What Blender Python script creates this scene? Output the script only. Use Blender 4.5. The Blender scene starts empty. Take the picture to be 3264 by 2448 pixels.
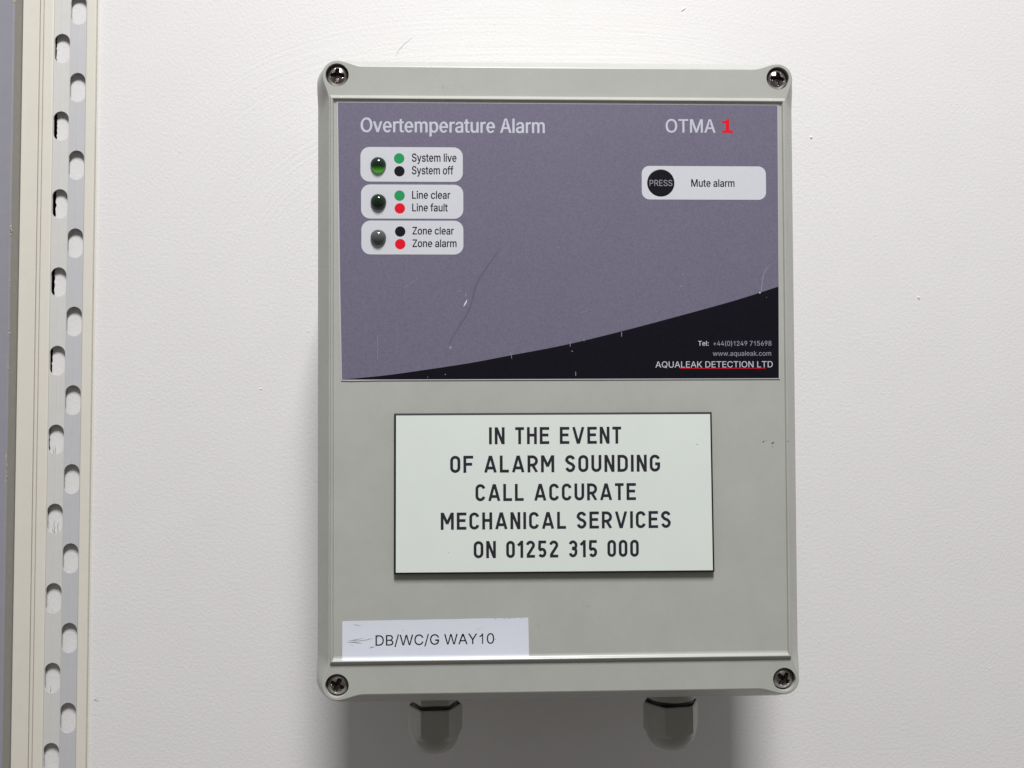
import bpy, bmesh, math, random
from mathutils import Matrix, Vector

random.seed(7)
scene = bpy.context.scene
COL = scene.collection
ZW = 80.0          # the lid's front plane stands 80 mm in front of the wall
HGT = 1.5          # height of the middle of the box above the floor, metres


def V(x, y, z):
    """millimetres on the lid (right, up, towards the viewer from the lid plane) -> metres in the room"""
    return Vector((x / 1000.0, -(z + ZW) / 1000.0, y / 1000.0 + HGT))


# ------------------------------------------------------------------ camera
cam = bpy.data.cameras.new('camera')
cam.sensor_width = 36.0
cam.lens = 3050.0 / 3264.0 * 36.0
cam.clip_start = 0.02
cam.clip_end = 50.0
cam_o = bpy.data.objects.new('camera', cam)
COL.objects.link(cam_o)
Rm = [[0.9993839721, 0.0033399451, -0.0349359554],
      [-0.0041984954, 0.9996902643, -0.0245305561],
      [0.0348432038, 0.0246621231, 0.9990884500]]
to_room = Matrix(((1, 0, 0), (0, 0, -1), (0, 1, 0)))
cam_o.matrix_world = Matrix.Translation(V(-27.256, -9.954, 316.113)) @ (to_room @ Matrix(Rm)).to_4x4()
scene.camera = cam_o

# ------------------------------------------------------------------ world: the dim bounce of a small room
world = bpy.data.worlds.new('World')
scene.world = world
world.use_nodes = True
wn = world.node_tree.nodes
wl = world.node_tree.links
bg = wn['Background']
tc = wn.new('ShaderNodeTexCoord')
sp = wn.new('ShaderNodeSeparateXYZ')
mr = wn.new('ShaderNodeMapRange')
mr.inputs['From Min'].default_value = -1.0
mr.inputs['From Max'].default_value = 1.0
cr = wn.new('ShaderNodeValToRGB')
cr.color_ramp.elements[0].position = 0.25
cr.color_ramp.elements[0].color = (0.20, 0.185, 0.175, 1)
cr.color_ramp.elements[1].position = 0.85
cr.color_ramp.elements[1].color = (0.42, 0.42, 0.42, 1)
wl.new(tc.outputs['Generated'], sp.inputs[0])
wl.new(sp.outputs['Z'], mr.inputs['Value'])
wl.new(mr.outputs['Result'], cr.inputs['Fac'])
mf = wn.new('ShaderNodeMapRange')
mf.interpolation_type = 'SMOOTHSTEP'
mf.inputs['From Min'].default_value = -1.0
mf.inputs['From Max'].default_value = -0.1
mf.inputs['To Min'].default_value = 0.55
mf.inputs['To Max'].default_value = 1.7
wl.new(sp.outputs['Y'], mf.inputs['Value'])
mx = wn.new('ShaderNodeVectorMath')
mx.operation = 'SCALE'
wl.new(cr.outputs['Color'], mx.inputs[0])
wl.new(mf.outputs['Result'], mx.inputs['Scale'])
wl.new(mx.outputs[0], bg.inputs['Color'])
bg.inputs['Strength'].default_value = 0.66

# ------------------------------------------------------------------ the ceiling lamp above and in front of the box
lamp = bpy.data.lights.new('ceiling_lamp', 'AREA')
lamp.shape = 'RECTANGLE'
lamp.size = 0.18          # a small diffuser panel in the ceiling
lamp.size_y = 0.30
lamp.energy = 17.2
lamp.color = (1.0, 0.985, 0.98)
lamp_o = bpy.data.objects.new('ceiling_lamp', lamp)
COL.objects.link(lamp_o)
lamp_o.location = V(10, 860, 600)
lamp_o.rotation_euler = (0, 0, 0)      # faces straight down

scene.view_settings.view_transform = 'Standard'
scene.view_settings.look = 'None'
scene.view_settings.exposure = 0.0
scene.view_settings.gamma = 1.0
scene.view_settings.use_curve_mapping = False
scene.render.engine = 'CYCLES'
scene.cycles.max_bounces = 10
scene.cycles.caustics_reflective = False


# ------------------------------------------------------------------ materials
def mat(name, col, rough=0.5, metal=0.0, spec=0.5, mottle=0.0, mottle_scale=300.0, bump=0.0, bump_scale=1500.0,
        bump_dist=0.0002, coat=0.0, rough_var=0.0):
    m = bpy.data.materials.new(name)
    m.use_nodes = True
    n, l = m.node_tree.nodes, m.node_tree.links
    b = n['Principled BSDF']
    b.inputs['Base Color'].default_value = (*col, 1)
    b.inputs['Roughness'].default_value = rough
    b.inputs['Metallic'].default_value = metal
    b.inputs['Specular IOR Level'].default_value = spec
    b.inputs['Coat Weight'].default_value = coat
    b.inputs['Coat Roughness'].default_value = 0.12
    t = n.new('ShaderNodeTexCoord')
    if mottle:
        nz = n.new('ShaderNodeTexNoise')
        nz.inputs['Scale'].default_value = mottle_scale
        nz.inputs['Detail'].default_value = 5
        nz.inputs['Roughness'].default_value = 0.7
        l.new(t.outputs['Object'], nz.inputs['Vector'])
        r = n.new('ShaderNodeValToRGB')
        r.color_ramp.elements[0].position = 0.3
        r.color_ramp.elements[1].position = 0.7
        r.color_ramp.elements[0].color = (*[c * (1 - mottle) for c in col], 1)
        r.color_ramp.elements[1].color = (*[min(1, c * (1 + mottle)) for c in col], 1)
        l.new(nz.outputs['Fac'], r.inputs['Fac'])
        l.new(r.outputs['Color'], b.inputs['Base Color'])
    if rough_var:
        nz = n.new('ShaderNodeTexNoise')
        nz.inputs['Scale'].default_value = 60
        nz.inputs['Detail'].default_value = 4
        l.new(t.outputs['Object'], nz.inputs['Vector'])
        q = n.new('ShaderNodeMapRange')
        q.inputs['To Min'].default_value = rough - rough_var
        q.inputs['To Max'].default_value = rough + rough_var
        l.new(nz.outputs['Fac'], q.inputs['Value'])
        l.new(q.outputs['Result'], b.inputs['Roughness'])
    if bump:
        nz = n.new('ShaderNodeTexNoise')
        nz.inputs['Scale'].default_value = bump_scale
        nz.inputs['Detail'].default_value = 3
        l.new(t.outputs['Object'], nz.inputs['Vector'])
        bp = n.new('ShaderNodeBump')
        bp.inputs['Strength'].default_value = bump
        bp.inputs['Distance'].default_value = bump_dist
        l.new(nz.outputs['Fac'], bp.inputs['Height'])
        l.new(bp.outputs['Normal'], b.inputs['Normal'])
    return m


def wall_material():
    """white emulsion: fine roller stipple everywhere, brush strokes swept round the box in arcs"""
    m = bpy.data.materials.new('white_wall_paint')
    m.use_nodes = True
    n, l = m.node_tree.nodes, m.node_tree.links
    b = n['Principled BSDF']
    b.inputs['Roughness'].default_value = 0.62
    b.inputs['Specular IOR Level'].default_value = 0.35
    t = n.new('ShaderNodeTexCoord')
    # roller stipple
    st = n.new('ShaderNodeTexNoise')
    st.inputs['Scale'].default_value = 800
    st.inputs['Detail'].default_value = 4
    st.inputs['Roughness'].default_value = 0.6
    l.new(t.outputs['Object'], st.inputs['Vector'])
    # broad unevenness of the plaster
    br = n.new('ShaderNodeTexNoise')
    br.inputs['Scale'].default_value = 45
    br.inputs['Detail'].default_value = 3
    l.new(t.outputs['Object'], br.inputs['Vector'])
    # brush arcs: noise stretched along circles round a point below the top edge of the box
    sp_ = n.new('ShaderNodeSeparateXYZ')
    l.new(t.outputs['Object'], sp_.inputs[0])

    def math_(op, a, c=None):
        k = n.new('ShaderNodeMath')
        k.operation = op
        for i, q in enumerate((a, c)):
            if q is None:
                continue
            if isinstance(q, (int, float)):
                k.inputs[i].default_value = q
            else:
                l.new(q, k.inputs[i])
        return k.outputs[0]
    # squashed radius: flat over the box, curving down at its sides
    x2 = math_('POWER', math_('ABSOLUTE', math_('MULTIPLY', sp_.outputs['X'], 0.95)), 3.0)
    y2 = math_('POWER', math_('ABSOLUTE', math_('ADD', sp_.outputs['Z'], 0.02)), 3.0)
    rad = math_('POWER', math_('ADD', x2, y2), 1 / 3.0)
    ang = math_('ARCTAN2', sp_.outputs['X'], math_('ADD', sp_.outputs['Z'], 0.02))
    cb = n.new('ShaderNodeCombineXYZ')
    l.new(math_('MULTIPLY', rad, 900.0), cb.inputs[0])
    l.new(math_('MULTIPLY', ang, 2.6), cb.inputs[1])
    bn = n.new('ShaderNodeTexNoise')
    bn.inputs['Scale'].default_value = 1.0
    bn.inputs['Detail'].default_value = 3
    bn.inputs['Roughness'].default_value = 0.55
    l.new(cb.outputs[0], bn.inputs['Vector'])
    # where the brush went: above and beside the top of the box, in patches
    pn = n.new('ShaderNodeTexNoise')
    pn.inputs['Scale'].default_value = 14
    l.new(t.outputs['Object'], pn.inputs['Vector'])
    mz = n.new('ShaderNodeMapRange')
    mz.inputs['From Min'].default_value = 0.0
    mz.inputs['From Max'].default_value = 0.12
    l.new(sp_.outputs['Z'], mz.inputs['Value'])
    mrr = n.new('ShaderNodeMapRange')
    mrr.inputs['From Min'].default_value = 0.20
    mrr.inputs['From Max'].default_value = 0.14
    l.new(rad, mrr.inputs['Value'])
    mask = math_('MULTIPLY', math_('MULTIPLY', mz.outputs[0], mrr.outputs[0]),
                 math_('ADD', math_('MULTIPLY', pn.outputs['Fac'], 0.9), 0.25))
    h = math_('ADD', math_('MULTIPLY', st.outputs['Fac'], 0.42), math_('MULTIPLY', br.outputs['Fac'], 0.15))
    h = math_('ADD', h, math_('MULTIPLY', math_('MULTIPLY', bn.outputs['Fac'], mask), 0.75))
    bp = n.new('ShaderNodeBump')
    bp.inputs['Strength'].default_value = 0.9
    bp.inputs['Distance'].default_value = 0.0004
    l.new(h, bp.inputs['Height'])
    l.new(bp.outputs['Normal'], b.inputs['Normal'])
    r = n.new('ShaderNodeValToRGB')
    r.color_ramp.elements[0].position = 0.3
    r.color_ramp.elements[1].position = 0.7
    r.color_ramp.elements[0].color = (0.793, 0.785, 0.783, 1)
    r.color_ramp.elements[1].color = (0.806, 0.798, 0.796, 1)
    l.new(br.outputs['Fac'], r.inputs['Fac'])
    l.new(r.outputs['Color'], b.inputs['Base Color'])
    return m


M = {}
M['wall'] = wall_material()
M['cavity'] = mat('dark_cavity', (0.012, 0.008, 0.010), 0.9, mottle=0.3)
M['crack'] = mat('cracked_paint', (0.05, 0.045, 0.045), 0.8, mottle=0.3)
M['grey_plastic'] = mat('grey_moulded_plastic', (0.435, 0.444, 0.412), 0.31, spec=0.5, mottle=0.04, mottle_scale=70,
                        bump=0.16, bump_scale=2600, bump_dist=0.00008, rough_var=0.07)
M['gland_plastic'] = mat('gland_nylon', (0.36, 0.36, 0.325), 0.38, mottle=0.05, mottle_scale=120)
M['rubber'] = mat('black_rubber', (0.012, 0.012, 0.013), 0.6, mottle=0.2)
M['steel'] = mat('dull_screw_steel', (0.44, 0.40, 0.385), 0.24, metal=1.0, mottle=0.18, mottle_scale=900, rough_var=0.06)
M['recess'] = mat('recess_shade_steel', (0.05, 0.042, 0.04), 0.35, metal=0.8, mottle=0.3, mottle_scale=900)  # screw cross: the recess's shade put into a darker steel colour
M['film'] = mat('clear_film_edge', (0.50, 0.50, 0.52), 0.25, mottle=0.03)
M['purple'] = mat('purple_print', (0.158, 0.147, 0.211), 0.45, spec=0.3, mottle=0.16, mottle_scale=1700, bump=0.10,
                  bump_scale=900, bump_dist=0.00006, rough_var=0.08)
M['black_print'] = mat('black_print', (0.0055, 0.0048, 0.0095), 0.42, mottle=0.25, mottle_scale=900, spec=0.18)
M['white_print'] = mat('white_print', (0.62, 0.635, 0.685), 0.42, mottle=0.02, mottle_scale=900, spec=0.3)
M['title_print'] = mat('pale_lilac_print', (0.55, 0.56, 0.65), 0.45, mottle=0.06, mottle_scale=900, spec=0.25)
M['small_print'] = mat('grey_small_print', (0.30, 0.30, 0.36), 0.45, mottle=0.1, mottle_scale=900, spec=0.2)
M['maker_print'] = mat('light_maker_print', (0.52, 0.54, 0.60), 0.45, mottle=0.05, mottle_scale=900, spec=0.2)
M['ink'] = mat('black_ink', (0.007, 0.0065, 0.011), 0.5, mottle=0.2, mottle_scale=900, spec=0.15)
M['green_print'] = mat('green_print', (0.022, 0.30, 0.105), 0.45, mottle=0.06, mottle_scale=900, spec=0.15)
M['red_print'] = mat('red_print', (0.72, 0.008, 0.024), 0.45, mottle=0.06, mottle_scale=900, spec=0.15)
M['scuff'] = mat('pale_scuff', (0.30, 0.29, 0.34), 0.6, mottle=0.2, mottle_scale=900, spec=0.3)
M['chip'] = mat('white_scratch', (0.66, 0.65, 0.68), 0.6, mottle=0.1, mottle_scale=900)
M['dark_scuff'] = mat('dark_rub_mark', (0.128, 0.118, 0.182), 0.42, mottle=0.2, mottle_scale=1500, spec=0.28)
M['plate_black'] = mat('black_laminate_core', (0.007, 0.006, 0.009), 0.42, mottle=0.2, spec=0.3)
M['plate_white'] = mat('white_laminate', (0.735, 0.79, 0.755), 0.33, mottle=0.014, mottle_scale=60, rough_var=0.04)
M['engraving'] = mat('engraved_black', (0.022, 0.021, 0.030), 0.55, mottle=0.35, mottle_scale=1600, spec=0.25)
M['paper'] = mat('white_label_paper', (0.70, 0.735, 0.82), 0.3, mottle=0.015, mottle_scale=200)
M['smudge'] = mat('grey_smudge', (0.30, 0.30, 0.32), 0.6, mottle=0.3, mottle_scale=1500)
M['dirt'] = mat('dark_dirt', (0.10, 0.095, 0.085), 0.8, mottle=0.4, mottle_scale=1500)
M['cream'] = mat('cream_paint', (0.755, 0.73, 0.65), 0.42, mottle=0.02, mottle_scale=150, bump=0.12, bump_scale=1200,
                 bump_dist=0.00008)
M['satin'] = mat('satin_aluminium', (0.69, 0.70, 0.725), 0.42, metal=0.25, mottle=0.02, mottle_scale=250, rough_var=0.05)
M['satin_light'] = mat('satin_aluminium_pale', (0.745, 0.742, 0.715), 0.45, metal=0.15, mottle=0.02, mottle_scale=250)
M['panel_blue'] = mat('blue_grey_paint', (0.30, 0.30, 0.345), 0.45, mottle=0.03, mottle_scale=200, bump=0.2,
                      bump_scale=900, bump_dist=0.0001)
M['panel_edge'] = mat('warm_grey_edge', (0.32, 0.31, 0.29), 0.6, mottle=0.05, mottle_scale=300)
M['bare'] = mat('bare_chipped_wood', (0.55, 0.48, 0.36), 0.7, mottle=0.2, mottle_scale=1500)
M['led_green'] = mat('dark_green_lens', (0.008, 0.022, 0.012), 0.08, spec=0.6)
M['led_clear'] = mat('smoked_clear_lens', (0.085, 0.092, 0.092), 0.08, spec=0.6)


# ------------------------------------------------------------------ mesh helpers (all in lid millimetres)
class MB:
    def __init__(self):
        self.v, self.f, self.mi, self.mats, self.flat = [], [], [], [], []

    def slot(self, m):
        if m not in self.mats:
            self.mats.append(m)
        return self.mats.index(m)

    def add(self, verts, faces, m, flat=False):
        o, s = len(self.v), self.slot(m)
        self.v += [tuple(p) for p in verts]
        for f in faces:
            self.f.append([o + i for i in f])
            self.mi.append(s)
            self.flat.append(flat or len(f) > 5)

    def rings(self, rings, m, cap_end=True, cap_start=False, closed=True):
        n = len(rings[0])
        vs = [p for r in rings for p in r]
        fs = []
        for k in range(len(rings) - 1):
            for i in range(n if closed else n - 1):
                j = (i + 1) % n
                fs.append([k * n + i, k * n + j, (k + 1) * n + j, (k + 1) * n + i])
        if cap_end:
            fs.append([(len(rings) - 1) * n + i for i in range(n)])
        if cap_start:
            fs.append([n - 1 - i for i in range(n)])
        self.add(vs, fs, m)

    def sheet(self, poly, z, m):
        self.add([(p[0], p[1], z) for p in poly], [list(range(len(poly)))], m)

    def prism(self, poly, z0, z1, m, bevel=0.0, top=None):
        r = [[(x, y, z0) for x, y in poly]]
        if bevel:
            r.append([(x, y, z1 - bevel) for x, y in poly])
            r.append([(x, y, z1) for x, y in inset(poly, bevel)])
        else:
            r.append([(x, y, z1) for x, y in poly])
        self.rings(r, m, cap_end=True)

    def build(self, name, parent=None, origin=None, smooth=True, angle=35, at=None):
        """origin: the point (lid mm) that becomes the object's own origin"""
        me = bpy.data.meshes.new(name)
        o = Vector((0, 0, 0)) if origin is None else V(*origin)
        me.from_pydata([V(*p) - o for p in self.v], [], self.f)
        for m in self.mats:
            me.materials.append(M[m])
        for p, i in zip(me.polygons, self.mi):
            p.material_index = i
            p.use_smooth = smooth and not self.flat[p.index]
        bm = bmesh.new()
        bm.from_mesh(me)
        bmesh.ops.remove_doubles(bm, verts=bm.verts, dist=1e-7)
        bm.to_mesh(me)
        bm.free()
        if smooth:
            keep = [p.use_smooth for p in me.polygons]
            me.set_sharp_from_angle(angle=math.radians(angle))
            for p, k in zip(me.polygons, keep):
                p.use_smooth = k
        ob = bpy.data.objects.new(name, me)
        COL.objects.link(ob)
        if parent is not None:
            ob.parent = parent
        else:
            ob.location = o
        return ob


def inset(poly, d):
    """move a counter-clockwise polygon's sides inwards by d"""
    n, out = len(poly), []
    for i in range(n):
        a, b, c = Vector(poly[i - 1]), Vector(poly[i]), Vector(poly[(i + 1) % n])
        e1, e2 = (b - a).normalized(), (c - b).normalized()
        n1, n2 = Vector((-e1.y, e1.x)), Vector((-e2.y, e2.x))
        k = (n1 + n2)
        k = k / max(0.2, (1 + n1.dot(n2)))
        out.append((b.x + k.x * d, b.y + k.y * d))
    return out


def rrect(x0, y0, x1, y1, r, seg=8):
    p = []
    for cx, cy, a0 in ((x1 - r, y1 - r, 0), (x0 + r, y1 - r, 90), (x0 + r, y0 + r, 180), (x1 - r, y0 + r, 270)):
        for k in range(seg + 1):
            a = math.radians(a0 + 90 * k / seg)
            p.append((cx + r * math.cos(a), cy + r * math.sin(a)))
    return p


def circle(cx, cy, r, n=32, ph=0.0):
    return [(cx + r * math.cos(2 * math.pi * k / n + ph), cy + r * math.sin(2 * math.pi * k / n + ph)) for k in range(n)]


def curve_mesh(polys, extrude=0.0):
    """fill outlines (even-odd, so inner ones are holes) through a 2-D curve; returns verts, faces in the curve's plane"""
    cu = bpy.data.curves.new('outline', 'CURVE')
    cu.dimensions = '2D'
    cu.fill_mode = 'BOTH'
    cu.extrude = extrude
    for p in polys:
        s = cu.splines.new('POLY')
        s.points.add(len(p) - 1)
        for i, q in enumerate(p):
            s.points[i].co = (q[0], q[1], 0, 1)
        s.use_cyclic_u = True
    return _to_mesh(cu)


def _to_mesh(cu):
    ob = bpy.data.objects.new('outline', cu)
    COL.objects.link(ob)
    dg = bpy.context.evaluated_depsgraph_get()
    dg.update()
    me = bpy.data.meshes.new_from_object(ob.evaluated_get(dg))
    vs = [tuple(v.co) for v in me.vertices]
    fs = [list(p.vertices) for p in me.polygons]
    bpy.data.objects.remove(ob)
    bpy.data.curves.remove(cu)
    bpy.data.meshes.remove(me)
    return vs, fs


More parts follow.
